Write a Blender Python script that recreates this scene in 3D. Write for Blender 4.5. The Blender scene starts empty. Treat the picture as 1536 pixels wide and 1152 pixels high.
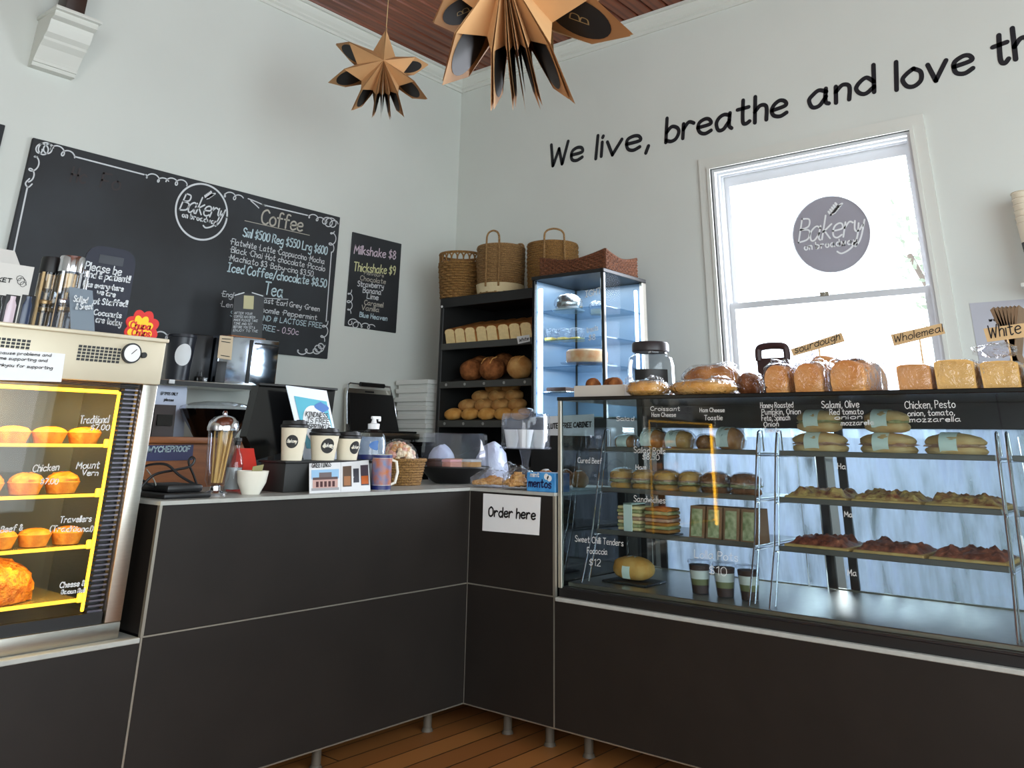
import bpy, bmesh, math, random
from mathutils import Vector, Matrix, noise
random.seed(7)
S = bpy.context.scene
C = S.collection
PI = math.pi

# ------------------------------------------------------------------ camera, world, lights, exposure
F_PX, CX, CY = 1253.2, 768.0, 195.3            # photograph taken as 1536 x 1152; lens axis above the middle (cropped photo)
YAW, PITCH, ROLL = math.radians(39.724), math.radians(20.355), math.radians(1.007)
CAM = Vector((0, 0, 1.09))
_f = Vector((math.cos(YAW)*math.cos(PITCH), math.sin(YAW)*math.cos(PITCH), math.sin(PITCH)))
_r = Vector((math.sin(YAW), -math.cos(YAW), 0))
_u = _r.cross(_f)
_R = math.cos(ROLL)*_r + math.sin(ROLL)*_u
_U = -math.sin(ROLL)*_r + math.cos(ROLL)*_u
cam = bpy.data.cameras.new('camera')
cam.sensor_fit = 'HORIZONTAL'; cam.sensor_width = 36
cam.lens = F_PX/1536*36
cam.shift_y = -(576-CY)/1536
cam.clip_start = .05; cam.clip_end = 200
camo = bpy.data.objects.new('camera', cam); C.objects.link(camo)
m4 = Matrix((_R, _U, -_f)).transposed().to_4x4(); m4.translation = CAM
camo.matrix_world = m4
S.camera = camo

W = bpy.data.worlds.new('sky'); S.world = W; W.use_nodes = True
bg = W.node_tree.nodes['Background']
bg.inputs['Color'].default_value = (.86, .93, 1.0, 1); bg.inputs['Strength'].default_value = 4.5

def area(name, loc, rot, sx, sy, power, col):
    l = bpy.data.lights.new(name, 'AREA'); l.shape = 'RECTANGLE'; l.size = sx; l.size_y = sy
    l.energy = power; l.color = col
    o = bpy.data.objects.new(name, l); C.objects.link(o); o.location = loc; o.rotation_euler = rot
    return o
area('daylight_shopfront', (.9, -2.15, 1.75), (math.radians(90), 0, 0), 4.6, 2.5, 90, (.74, .93, 1.0))
area('added_side_daylight', (-2.15, -.7, 1.9), (math.radians(90), 0, math.radians(-90)), 2.4, 2.0, 46, (1.0, .95, .9))  # added lamp as daylight from an unseen side opening, sited to avoid reflections
area('daylight_bakery_window', (4.93, 1.62, 1.85), (math.radians(90), 0, math.radians(90)), 1.0, 1.4, 80, (.93, .95, 1.0))

S.view_settings.view_transform = 'Standard'; S.view_settings.look = 'None'
S.view_settings.exposure = 0.06; S.view_settings.gamma = 1; S.view_settings.use_curve_mapping = False

# ------------------------------------------------------------------ helpers
def ray(x, y): return _f + _R*((x-CX)/F_PX) - _U*((y-CY)/F_PX)
def P(x, y, **k):
    """photo pixel -> point on the plane X=, Y= or Z="""
    (a, v), = k.items(); i = 'XYZ'.index(a); d = ray(x, y)
    return CAM + d*((v-CAM[i])/d[i])

def lin(c):
    return tuple(((v/255)/12.92 if v/255 <= .04045 else ((v/255+.055)/1.055)**2.4) for v in c[:3]) + (1,)
MATS = {}
def mat(name, col, rough=.6, metal=0, var=0, scale=20, bump=0, bscale=60, emit=None, estr=0, spec=.5, stretch=None, coat=0, col2=None, sss=0):
    if name in MATS: return MATS[name]
    m = bpy.data.materials.new(name); m.use_nodes = True; nt = m.node_tree; N = nt.nodes; L = nt.links
    b = N['Principled BSDF']
    b.inputs['Base Color'].default_value = lin(col); b.inputs['Roughness'].default_value = rough
    b.inputs['Metallic'].default_value = metal; b.inputs['Specular IOR Level'].default_value = spec
    b.inputs['Coat Weight'].default_value = coat
    if sss: b.inputs['Subsurface Weight'].default_value = sss; b.inputs['Subsurface Radius'].default_value = (.02, .01, .005)
    if emit: b.inputs['Emission Color'].default_value = lin(emit); b.inputs['Emission Strength'].default_value = estr
    if var or bump or col2:
        tc = N.new('ShaderNodeTexCoord'); mp = N.new('ShaderNodeMapping')
        L.new(tc.outputs['Object'], mp.inputs['Vector'])
        if stretch: mp.inputs['Scale'].default_value = stretch
    if var or col2:
        n = N.new('ShaderNodeTexNoise'); n.inputs['Scale'].default_value = scale; n.inputs['Detail'].default_value = 5
        L.new(mp.outputs[0], n.inputs['Vector'])
        r = N.new('ShaderNodeValToRGB'); L.new(n.outputs['Fac'], r.inputs['Fac'])
        c = lin(col)
        if col2: a, d = lin(col2), c
        else: a, d = tuple(v*(1-var) for v in c[:3])+(1,), tuple(min(1, v*(1+var)) for v in c[:3])+(1,)
        r.color_ramp.elements[0].position = .35; r.color_ramp.elements[1].position = .68
        r.color_ramp.elements[0].color = a; r.color_ramp.elements[1].color = d
        L.new(r.outputs['Color'], b.inputs['Base Color'])
    if bump:
        n2 = N.new('ShaderNodeTexNoise'); n2.inputs['Scale'].default_value = bscale; n2.inputs['Detail'].default_value = 4
        L.new(mp.outputs[0], n2.inputs['Vector'])
        bp = N.new('ShaderNodeBump'); bp.inputs['Strength'].default_value = bump; bp.inputs['Distance'].default_value = .01
        L.new(n2.outputs['Fac'], bp.inputs['Height']); L.new(bp.outputs[0], b.inputs['Normal'])
    MATS[name] = m
    return m

def clear(name, tint=(255, 255, 255), rough=.02, refl=1.0, haze=0, hazecol=(225, 235, 245), hscale=6, ior=1.45, hstretch=None, hlo=.35, hhi=.75, crinkle=0, cscale=25):
    """thin clear sheet: see-through with a Fresnel reflection, optionally misted"""
    if name in MATS: return MATS[name]
    m = bpy.data.materials.new(name); m.use_nodes = True; nt = m.node_tree; N = nt.nodes; L = nt.links
    N.remove(N['Principled BSDF']); out = N['Material Output']
    t = N.new('ShaderNodeBsdfTransparent'); t.inputs['Color'].default_value = lin(tint)
    base = t.outputs[0]
    if haze:
        d = N.new('ShaderNodeBsdfDiffuse'); d.inputs['Color'].default_value = lin(hazecol)
        tr = N.new('ShaderNodeBsdfTranslucent'); tr.inputs['Color'].default_value = lin(hazecol)
        ms = N.new('ShaderNodeMixShader'); ms.inputs[0].default_value = .6
        L.new(d.outputs[0], ms.inputs[1]); L.new(tr.outputs[0], ms.inputs[2])
        tc = N.new('ShaderNodeTexCoord'); mp = N.new('ShaderNodeMapping'); L.new(tc.outputs['Object'], mp.inputs['Vector'])
        if hstretch: mp.inputs['Scale'].default_value = hstretch
        nn = N.new('ShaderNodeTexNoise'); nn.inputs['Scale'].default_value = hscale; nn.inputs['Detail'].default_value = 6
        L.new(mp.outputs[0], nn.inputs['Vector'])
        mr = N.new('ShaderNodeMapRange'); mr.inputs['From Min'].default_value = hlo; mr.inputs['From Max'].default_value = hhi
        mr.inputs['To Min'].default_value = 0; mr.inputs['To Max'].default_value = haze
        L.new(nn.outputs['Fac'], mr.inputs['Value'])
        mx = N.new('ShaderNodeMixShader'); L.new(mr.outputs[0], mx.inputs[0]); L.new(base, mx.inputs[1]); L.new(ms.outputs[0], mx.inputs[2])
        base = mx.outputs[0]
    g = N.new('ShaderNodeBsdfGlossy'); g.inputs['Roughness'].default_value = rough
    fr = N.new('ShaderNodeFresnel'); fr.inputs['IOR'].default_value = ior
    if crinkle:
        tc2 = N.new('ShaderNodeTexCoord'); n3 = N.new('ShaderNodeTexNoise'); n3.inputs['Scale'].default_value = cscale; n3.inputs['Detail'].default_value = 3; n3.inputs['Distortion'].default_value = 1.2
        L.new(tc2.outputs['Object'], n3.inputs['Vector']); bp = N.new('ShaderNodeBump'); bp.inputs['Strength'].default_value = crinkle; bp.inputs['Distance'].default_value = .02
        L.new(n3.outputs['Fac'], bp.inputs['Height']); L.new(bp.outputs[0], g.inputs['Normal']); L.new(bp.outputs[0], fr.inputs['Normal'])
    mu = N.new('ShaderNodeMath'); mu.operation = 'MULTIPLY'; mu.inputs[1].default_value = refl
    ge = N.new('ShaderNodeNewGeometry'); iv = N.new('ShaderNodeMath'); iv.operation = 'SUBTRACT'; iv.inputs[0].default_value = 1; L.new(ge.outputs['Backfacing'], iv.inputs[1])
    mf = N.new('ShaderNodeMath'); mf.operation = 'MULTIPLY'; L.new(fr.outputs[0], mf.inputs[0]); L.new(iv.outputs[0], mf.inputs[1])
    L.new(mf.outputs[0], mu.inputs[0])
    mx2 = N.new('ShaderNodeMixShader'); L.new(mu.outputs[0], mx2.inputs[0]); L.new(base, mx2.inputs[1]); L.new(g.outputs[0], mx2.inputs[2])
    L.new(mx2.outputs[0], out.inputs['Surface'])
    MATS[name] = m
    return m

def weave(name, c1, c2, sx=60, rough=.75):
    if name in MATS: return MATS[name]
    m = mat(name, c1, rough, scale=150, bump=1.0, bscale=130, col2=c2, stretch=(1, 1, 1.6))
    return m

class MB:
    def __init__(s): s.v = []; s.f = []; s.m = []
    def add(s, vs, fs, m=0):
        o = len(s.v); s.v += [tuple(v) for v in vs]
        for q in fs: s.f.append(tuple(i+o for i in q)); s.m.append(m)
        return s
    def box(s, x0, x1, y0, y1, z0, z1, m=0):
        vs = [(x, y, z) for x in (x0, x1) for y in (y0, y1) for z in (z0, z1)]
        return s.add(vs, [(0,1,3,2), (4,6,7,5), (0,4,5,1), (2,3,7,6), (0,2,6,4), (1,5,7,3)], m)
    def hexa(s, a, b, m=0):
        """a, b: two matching loops of n points joined as a solid"""
        n = len(a); fs = [tuple(range(n))[::-1], tuple(range(n, 2*n))]
        fs += [(i, (i+1) % n, n+(i+1) % n, n+i) for i in range(n)]
        return s.add(list(a)+list(b), fs, m)
    def rbox(s, x0, x1, y0, y1, z0, z1, b=.006, seg=2, m=0):
        bm = bmesh.new(); bmesh.ops.create_cube(bm, size=1)
        for v in bm.verts:
            v.co = Vector(((x0+x1)/2+v.co.x*(x1-x0), (y0+y1)/2+v.co.y*(y1-y0), (z0+z1)/2+v.co.z*(z1-z0)))
        b = min(b, .49*min(abs(x1-x0), abs(y1-y0), abs(z1-z0)))
        bmesh.ops.bevel(bm, geom=bm.edges[:], offset=b, segments=seg, profile=.5, affect='EDGES')
        bm.verts.index_update()
        s.add([v.co[:] for v in bm.verts], [[v.index for v in f.verts] for f in bm.faces], m); bm.free()
        return s
    def cyl(s, p0, p1, r0, r1=None, n=14, m=0, caps=True):
        if r1 is None: r1 = r0
        p0, p1 = Vector(p0), Vector(p1); d = (p1-p0).normalized()
        a = d.orthogonal().normalized(); b = d.cross(a)
        L0 = [p0+(a*math.cos(t)+b*math.sin(t))*r0 for t in [2*PI*i/n for i in range(n)]]
        L1 = [p1+(a*math.cos(t)+b*math.sin(t))*r1 for t in [2*PI*i/n for i in range(n)]]
        fs = [(i, (i+1) % n, n+(i+1) % n, n+i) for i in range(n)]
        if caps: fs += [tuple(range(n))[::-1], tuple(range(n, 2*n))]
        return s.add(L0+L1, fs, m)
    def lathe(s, prof, c=(0, 0, 0), n=28, m=0, mod=None):
        vs = []; fs = []; k = len(prof)
        for j, (r, z) in enumerate(prof):
            for i in range(n):
                t = 2*PI*i/n; q = r if mod is None else mod(r, z, t, j)
                vs.append((c[0]+q*math.cos(t), c[1]+q*math.sin(t), c[2]+z))
        for j in range(k-1):
            for i in range(n):
                fs.append((j*n+i, j*n+(i+1) % n, (j+1)*n+(i+1) % n, (j+1)*n+i))
        return s.add(vs, fs, m)
    def tube(s, pts, r, n=6, closed=False, m=0):
        pts = [Vector(p) for p in pts]; k = len(pts); vs = []; fs = []
        ref = None
        for i, p in enumerate(pts):
            if closed: d = pts[(i+1) % k]-pts[i-1]
            else: d = pts[min(i+1, k-1)]-pts[max(i-1, 0)]
            d.normalize()
            if ref is None: ref = d.orthogonal().normalized()
            a = (ref-d*ref.dot(d)); a = a.normalized() if a.length > 1e-6 else d.orthogonal().normalized(); ref = a
            b = d.cross(a)
            vs += [p+(a*math.cos(t)+b*math.sin(t))*r for t in [2*PI*q/n for q in range(n)]]
        for i in range(k if closed else k-1):
            j = (i+1) % k
            fs += [(i*n+q, i*n+(q+1) % n, j*n+(q+1) % n, j*n+q) for q in range(n)]
        if not closed: fs += [tuple(range(n))[::-1], tuple((k-1)*n+q for q in range(n))]
        return s.add(vs, fs, m)
    def blob(s, c, r, nu=20, nv=12, e=1.0, amp=.05, fq=3.0, seed=0, flat=None, m=0, shape=None):
        """super-ellipsoid with lumps; flat = fraction of r.z below the centre where it is cut flat"""
        vs = []; fs = []
        sp = lambda v: math.copysign(abs(v)**e, v)
        for j in range(nv+1):
            ph = -PI/2+PI*j/nv
            for i in range(nu):
                t = 2*PI*i/nu
                d = Vector((sp(math.cos(ph))*sp(math.cos(t)), sp(math.cos(ph))*sp(math.sin(t)), sp(math.sin(ph))))
                if amp: d *= 1+amp*noise.noise(Vector((math.cos(ph)*math.cos(t), math.cos(ph)*math.sin(t), math.sin(ph)))*fq+Vector((seed*7.3, seed*3.1, 0)))
                if flat is not None: d.z = max(d.z, -flat)
                if shape: d = shape(d)
                vs.append((c[0]+d.x*r[0], c[1]+d.y*r[1], c[2]+d.z*r[2]))
        for j in range(nv):
            for i in range(nu):
                fs.append((j*nu+i, j*nu+(i+1) % nu, (j+1)*nu+(i+1) % nu, (j+1)*nu+i))
        return s.add(vs, fs, m)
    def build(s, name, mats, parent=None, ang=.6, loc=None, rot=None, smooth=True):
        me = bpy.data.meshes.new(name); me.from_pydata(s.v, [], s.f); me.update()
        mats = mats if isinstance(mats, (list, tuple)) else [mats]
        for q in mats: me.materials.append(q)
        if len(mats) > 1: me.polygons.foreach_set('material_index', s.m)
        bm = bmesh.new(); bm.from_mesh(me); bmesh.ops.recalc_face_normals(bm, faces=bm.faces); bm.to_mesh(me); bm.free()
        if smooth:
            me.shade_smooth(); me.set_sharp_from_angle(angle=ang)
        o = bpy.data.objects.new(name, me); C.objects.link(o)
        if parent: o.parent = parent
        if loc is not None: o.location = loc
        if rot is not None: o.rotation_euler = rot
        return o

def tag(o, label, cat, group=None):
    o['label'] = label; o['category'] = cat
    if group: o['group'] = group
    return o
def thing(name, label, cat, loc=(0, 0, 0), rz=0, group=None):
    o = bpy.data.objects.new(name, None); C.objects.link(o); o.empty_display_size = .05
    o.location = loc; o.rotation_euler = (0, 0, rz)
    return tag(o, label, cat, group)
def struct(o): o['kind'] = 'structure'; return o
def dup(o, loc=None, rz=None, label=None, group=None, scale=None, rot=None):
    def cp(a, par):
        c = a.copy(); C.objects.link(c); c.parent = par
        for ch in [x for x in a.children]: cp(ch, c)
        return c
    kids = list(o.children)
    r = o.copy(); C.objects.link(r)
    for ch in kids: cp(ch, r)
    if loc is not None: r.location = loc
    if rz is not None: r.rotation_euler = (0, 0, rz)
    if rot is not None: r.rotation_euler = rot
    if scale is not None: r.scale = scale if hasattr(scale, '__len__') else (scale,)*3
    if label: r['label'] = label
    if group: r['group'] = group
    return r
def sheet(name, quad, m, parent=None, th=.002, towards=None, smooth=False):
    """thin slab through 4 corner points (order TL, TR, BR, BL); front face at the points, thickness behind"""
    q = [Vector(p) for p in quad]
    n = (q[1]-q[0]).cross(q[3]-q[0]).normalized()
    if n.dot(CAM-q[0]) < 0: n = -n
    b = MB(); b.hexa(q, [p-n*th for p in q])
    return b.build(name, m, parent, smooth=smooth)

# ------------------------------------------------------------------ hand lettering: a small single-stroke alphabet
G = {
'a':"5,5 3,6 1,5 0,3 1,.3 3,.3 5,3;5,6 5,1.2 6,0", 'b':"0,10 0,0;0,4 2,6 4.4,5 5,3 4,.8 2,0 0,1", 'c':"5,5 3,6 1,5 0,3 1,1 3,0 5,1",
'd':"5,10 5,0;5,4 3,6 1,5 0,3 1,.8 3,0 5,2", 'e':"0,3 4.6,3.6 4.4,5.4 2.6,6 .6,5 0,3 .8,.8 2.8,0 5,1", 'f':"5,9.4 3.6,10 2,8.6 2,0;0,6 4.4,6",
'g':"5,5 3,6 1,5 0,3 1,1 3,1 5,3;5,6 5,-2 3,-4 0,-3", 'h':"0,10 0,0;0,4 2,6 4,5 4.2,0", 'i':"0,6 0,0;0,8.2 .1,8.8", 'j':"2,6 2,-2 0,-3;2,8.2 2.1,8.8",
'k':"0,10 0,0;4,6 0,3;.8,3.4 4.4,0", 'l':"0,10 0,0", 'm':"0,6 0,0;0,4 1.8,6 3,5 3,0;3,4 4.8,6 6,5 6,0", 'n':"0,6 0,0;0,4 2,6 4,5 4,0",
'o':"3,6 1,5 0,3 1,.6 3,0 5,1.4 5,4.4 3,6", 'p':"0,6 0,-4;0,4 2,6 4.4,5 5,3 4,.8 2,0 0,1", 'q':"5,4 3,6 1,5 0,3 1,.8 3,0 5,2;5,6 5,-4", 'r':"0,6 0,0;0,3.6 2,6 4,5.4",
's':"4,5.2 2,6 .2,4.8 1.4,3.2 3.8,2 3.6,.4 2,0 0,.8", 't':"2,9.4 2,1.4 3,0 4.4,.8;0,6.2 4.2,6.4", 'u':"0,6 .2,1 2,0 4,2;4,6 4,1 4.8,0", 'v':"0,6 2.2,0;2.2,0 5,6",
'w':"0,6 1.5,0;1.5,0 3.2,5;3.2,5 4.6,0;4.6,0 6.4,6", 'x':"0,6 4,0;4,6 0,0", 'y':"0,6 .6,2.4 2.4,1.6 4.6,4;5,6 4.4,-1 2.6,-4 .4,-3", 'z':"0,6 4,6;4,6 0,0;0,0 4.4,0",
'A':"0,0 3,10;3,10 6,0;1,3.5 5,3.5", 'B':"0,0 0,10;0,10 4,9.4 4.2,6.4 0,5.4;0,5.4 5,4.6 5,1 0,0", 'C':"6,8.5 4,10 1,8.5 0,5 1,1.5 4,0 6,1.5",
'D':"0,0 0,10;0,10 4,9 6,5 4,1 0,0", 'E':"5,10 0,10;0,10 0,0;0,0 5,0;0,5 4,5", 'F':"5,10 0,10;0,10 0,0;0,5 4,5", 'G':"6,8.5 4,10 1,8.5 0,5 1,1.5 4,0 6,1.5 6,4;6,4 4,4",
'H':"0,10 0,0;5,10 5,0;0,5 5,5", 'I':"0,10 4,10;2,10 2,0;0,0 4,0", 'J':"4,10 4,2 2,0 0,1.5", 'K':"0,10 0,0;5,10 0,4.6;1,5.4 5.4,0", 'L':"0,10 0,0;0,0 5,0",
'M':"0,0 .5,10;.5,10 3.5,3;3.5,3 6.5,10;6.5,10 7,0", 'N':"0,0 0,10;0,10 5.5,0;5.5,0 5.5,10", 'O':"3,10 .6,8 0,5 .8,1.6 3,0 5.4,1.6 6,5 5.2,8.4 3,10", 'P':"0,0 0,10;0,10 4.4,9.4 5,7 3.6,5 0,4.8",
'Q':"3,10 .6,8 0,5 .8,1.6 3,0 5.4,1.6 6,5 5.2,8.4 3,10;4,3 6.4,-1", 'R':"0,0 0,10;0,10 4.4,9.4 4.8,7 3.4,5.2 0,4.8;2.4,5 5.4,0", 'S':"5,8.6 3,10 .6,9 .6,6.6 4.6,4 5,1.6 3,0 0,1.2",
'T':"0,10 6,10;3,10 3,0", 'U':"0,10 .2,2 2.6,0 5,2 5.2,10", 'V':"0,10 3,0;3,0 6,10", 'W':"0,10 1.8,0;1.8,0 4,7.4;4,7.4 6,0;6,0 8,10", 'X':"0,10 5,0;5,10 0,0", 'Y':"0,10 3,5;6,10 3,5;3,5 3,0", 'Z':"0,10 5,10;5,10 0,0;0,0 5,0",
'0':"2.5,10 .4,8 0,5 .5,1.6 2.5,0 4.6,1.8 5,5 4.4,8.4 2.5,10", '1':"0,8 2,10;2,10 2,0", '2':"0,8 2,10 4.4,8.6 4,5.6 0,0;0,0 5,0", '3':"0,9 2.4,10 4.4,8.2 2,5.6;2,5.6 4.8,4 4,.8 0,.6", '4':"4,0 4,10;4,10 0,3;0,3 5.4,3",
'5':"4.6,10 .6,10;.6,10 .4,5.8;.4,5.8 3.4,6 4.6,3 3,.2 0,.6", '6':"4.4,9.6 1.4,7.4 0,3.4 1.6,.2 4.2,.8 4.6,4 2.4,5.6 .4,3.6", '7':"0,10 5,10;5,10 1.6,0", '8':"2.5,5.4 .5,7.6 2.5,10 4.5,7.6 2.5,5.4 0,2.6 2.5,0 5,2.6 2.5,5.4", '9':"4.6,7 2.4,5 .3,7 2.2,10 4.6,8.4 4.4,3 3,0",
'$':"4.6,8 2.4,9 .4,7.6 1,5.6 4.2,4 4.2,1.6 2.2,.8 0,1.8;2.4,10.6 2.2,-.8", '&':"5.4,0 .8,7 1.4,9.6 3.2,8.6 2.8,6.6 .4,3.2 .8,.6 3,.4 5,4", '/':"0,-1 4,10.6", '.':"0,0 .3,.5", ',':"1,.8 .2,-1.8", '-':"0,4 3,4", '!':"0,10 0,3.4;0,.4 .1,0",
'(':"2,10.5 .3,7 .3,2.5 2,-1", ')':"0,10.5 1.7,7 1.7,2.5 0,-1", '*':"0,5 .5,5.5;.5,4.8 0,5.6", '#':"1,0 2,10;4,0 5,10;0,3.4 6,3.4;.4,6.8 6.4,6.8", "'":"0,10 0,8", 'c/':"4,5 2,6 0,3 2,0 4,1;2.4,7.6 1.8,-1.4", ':':"0,1 0,1.5;0,5 0,5.5",
}
def parse(g): return [[tuple(float(c) for c in p.split(',')) for p in st.split()] for st in g.split(';')]
GP = {k: parse(v) for k, v in G.items()}
def layout(text, jit=.25, seed=1, gap=1.9, slant=.06):
    rnd = random.Random(seed+len(text)*13); x = 0; out = []
    for ch in text:
        if ch == ' ': x += 3.6; continue
        gl = GP.get(ch) or GP['c/']
        w = max(p[0] for st in gl for p in st); dy = rnd.uniform(-jit, jit)
        for st in gl:
            out.append([(x+px+slant*py+rnd.uniform(-jit, jit)*.4, py+dy+rnd.uniform(-jit, jit)*.4) for px, py in st])
        x += w+gap
    return out, max(x-gap, .5)
def smooth_path(p, k=5):
    if len(p) < 3: return p
    q = [p[0]]+list(p)+[p[-1]]; out = []
    for i in range(1, len(q)-2):
        a, b, c, d = q[i-1], q[i], q[i+1], q[i+2]
        for j in range(k):
            t = j/k
            out.append(tuple(.5*(2*b[n]+(c[n]-a[n])*t+(2*a[n]-5*b[n]+4*c[n]-d[n])*t*t+(3*b[n]-a[n]-3*c[n]+d[n])*t**3) for n in (0, 1)))
    return out+[p[-1]]
def ribbon(mb, pts, wd, org, e1, e2, n, m=0, cap=4, taper=0):
    """flat brush stroke in the plane org + e1*s + e2*t"""
    L = []
    k = len(pts)
    for i in range(k):
        a = pts[max(i-1, 0)]; b = pts[min(i+1, k-1)]
        dx, dy = b[0]-a[0], b[1]-a[1]; l = math.hypot(dx, dy) or 1
        w = wd/2*(1-taper*abs(2*i/max(k-1, 1)-1)**3)
        L.append(((pts[i][0]-dy/l*w, pts[i][1]+dx/l*w), (pts[i][0]+dy/l*w, pts[i][1]-dx/l*w), (dx/l, dy/l, w)))
    V = lambda s, t: org+e1*s+e2*t+n
    vs = []; fs = []
    for a, b, _ in L: vs += [V(*a), V(*b)]
    for i in range(k-1): fs.append((2*i, 2*i+1, 2*i+3, 2*i+2))
    for idx, sg in ((0, -1), (k-1, 1)):
        dx, dy, w = L[idx][2]; o = len(vs); vs.append(V(*pts[idx]))
        for q in range(cap+1):
            t = -PI/2+PI*q/cap
            vs.append(V(pts[idx][0]+sg*(dx*math.cos(t)*w)-dy*math.sin(t)*w, pts[idx][1]+sg*dy*math.cos(t)*w+dx*math.sin(t)*w))
        for q in range(cap): fs.append((o, o+1+q, o+2+q))
    mb.add(vs, fs, m)
def writing(name, text, A, B, h, m, parent, wd=None, up=(0, 0, 1), off=.0015, jit=.25, gap=1.9, slant=.06, k=4, seed=1, extra=None, cap=3):
    """one line of hand lettering from A to B (baseline ends), capitals h high"""
    A, B = Vector(A), Vector(B); st, wtot = layout(text, jit, seed, gap, slant)
    e1 = (B-A); L = e1.length; e1.normalize(); e2 = Vector(up); e2 = (e2-e1*0).normalized()
    n = e1.cross(e2).normalized()
    if n.dot(CAM-A) < 0: n = -n
    wd = wd or h*.12; mb = MB(); sx = L/wtot; sy = h/10
    for s_ in st:
        ribbon(mb, [(x*sx, y*sy) for x, y in smooth_path(s_, k)], wd, A, e1, e2, n*off, cap=cap)
    if extra: extra(mb, A, e1, e2, n*off)
    return mb.build(name, m, parent, smooth=False)
def wpx(name, text, p0, p1, hpx, m, parent, wd=None, off=.0015, **kw):
    pl = {k: kw.pop(k) for k in ('X', 'Y') if k in kw}
    A = P(*p0, **pl); B = P(*p1, **pl); h = (P(p0[0], p0[1]-hpx, **pl)-A).length
    return writing(name, text, A, B, h, m, parent, wd=wd, off=off, **kw)
def strokes(name, paths, wd, m, parent, off=.0015, cap=3, k=4, **pl):
    """free drawn strokes given in photo pixels lying on a plane"""
    mb = MB(); ax = 'X' if 'X' in pl else 'Y'
    e1 = Vector((0, -1, 0)) if ax == 'X' else Vector((1, 0, 0)); e2 = Vector((0, 0, 1))
    n = Vector((-1, 0, 0)) if ax == 'X' else Vector((0, -1, 0)); org = Vector((pl[ax], 0, 0)) if ax == 'X' else Vector((0, pl[ax], 0))
    for p in paths:
        q = [P(*a, **pl) for a in p]
        s2 = [((v-org).dot(e1), v.z) for v in q]
        ribbon(mb, smooth_path(s2, k), wd, org, e1, e2, n*off, cap=cap)
    return mb.build(name, m, parent, smooth=False)

# ------------------------------------------------------------------ materials
M_wall = mat('painted_plaster', (209, 213, 206), .75, var=.03, scale=1.2, bump=.05, bscale=25)
M_white = mat('white_gloss_paint', (212, 214, 206), .4)
M_frame = mat('window_timber_paint', (206, 208, 210), .4)
M_black = mat('black_satin', (14, 14, 15), .45)
M_blackg = mat('black_gloss', (9, 9, 10), .15)
M_dark = mat('charcoal_paint', (30, 31, 30), .55, var=.1, scale=3)
M_steel = mat('brushed_steel', (196, 192, 182), .32, 1, var=.05, scale=30, stretch=(1, 1, 20))
M_steel2 = mat('warm_enamelled_steel', (205, 196, 172), .38, .25, var=.04, scale=6)
M_chrome = mat('chrome', (215, 215, 220), .12, 1)
M_alu = mat('aluminium_trim', (170, 166, 154), .35, .8)
M_panel = mat('dark_laminate', (32, 28, 25), .45, var=.1, scale=7, bump=.02, bscale=200, spec=.3)
M_top = mat('pale_worktop', (168, 170, 164), .3, var=.06, scale=40)
M_board = mat('blackboard', (25, 27, 29), .62, scale=1.6, col2=(44, 48, 52))
M_chalk = mat('white_chalk', (206, 210, 212), .9)
M_chalkb = mat('pale_blue_chalk', (186, 206, 212), .9)
M_chalky = mat('yellow_chalk', (210, 210, 160), .9)
M_chalkp = mat('pink_chalk', (206, 190, 202), .9)
M_chalkf = mat('faded_chalk', (62, 55, 55), .9)
M_chalko = mat('dusty_chalk', (176, 172, 160), .9)
M_pen = mat('white_paint_pen', (206, 208, 206), .7)
M_ink = mat('black_ink', (14, 14, 16), .7)
M_blue = mat('blue_black_paint', (18, 21, 28), .5)
M_paper = mat('white_paper', (222, 224, 224), .8)
M_kraft = mat('kraft_paper', (196, 146, 92), .75, var=.08, scale=9, bump=.15, bscale=18)
M_tag = mat('kraft_tag', (196, 164, 118), .8)
M_wood = mat('orange_timber', (158, 96, 48), .45, var=.2, scale=5, stretch=(1, 8, 8))
M_pale = mat('pale_timber', (206, 164, 104), .5, var=.1, scale=6)
M_glass = clear('clear_glass', (246, 250, 250), refl=1.2)
M_fridgeglass = clear('fridge_glass', (246, 250, 250), refl=.45)
M_caseglass = clear('case_glass', (236, 243, 244), refl=1.3)
M_acryl = clear('clear_acrylic', (248, 249, 252), rough=.06, refl=1.3, haze=.14, hazecol=(235, 240, 255), hscale=3)
M_clr = clear('plain_clear_glass', (248, 250, 252), rough=.03, refl=1.3)
M_bag = clear('clear_plastic_bag', (250, 250, 252), rough=.1, refl=1.6, haze=.2, hazecol=(240, 242, 250), hscale=14, hlo=.45, hhi=.8, crinkle=.9, cscale=28)
M_steam = clear('steamed_glass', (225, 235, 240), rough=.1, refl=.8, haze=.92, hazecol=(222, 230, 246), hscale=4.5, hstretch=(1, 4, .7), hlo=.28, hhi=.66)
M_bread = mat('bread_crust', (196, 136, 72), .75, spec=.2, var=.2, scale=12, bump=.3, bscale=40, col2=(150, 92, 44))
M_bread2 = mat('pale_crust', (222, 176, 104), .75, spec=.2, scale=14, bump=.25, bscale=50, col2=(196, 138, 66))
M_crumb = mat('bread_crumb', (232, 206, 150), .8, var=.06, scale=60, bump=.3, bscale=120)
M_dbread = mat('dark_crust', (158, 100, 56), .8, spec=.15, scale=24, bump=.7, bscale=60, col2=(104, 60, 32))
M_roll = mat('floury_roll', (212, 172, 110), .8, spec=.2, scale=11, bump=.25, bscale=40, col2=(168, 116, 62))
M_label = mat('pale_green_label', (214, 224, 212), .7)
M_red = mat('red', (200, 30, 24), .5)
M_yel = mat('yellow', (244, 190, 20), .5)
M_cup = mat('cream_paper_cup', (222, 212, 188), .6)
M_cream = mat('white_ceramic', (224, 220, 206), .25)
M_wick = weave('seagrass', (176, 138, 86), (112, 80, 44))
M_wick2 = weave('golden_seagrass', (172, 128, 66), (104, 72, 34))
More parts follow.
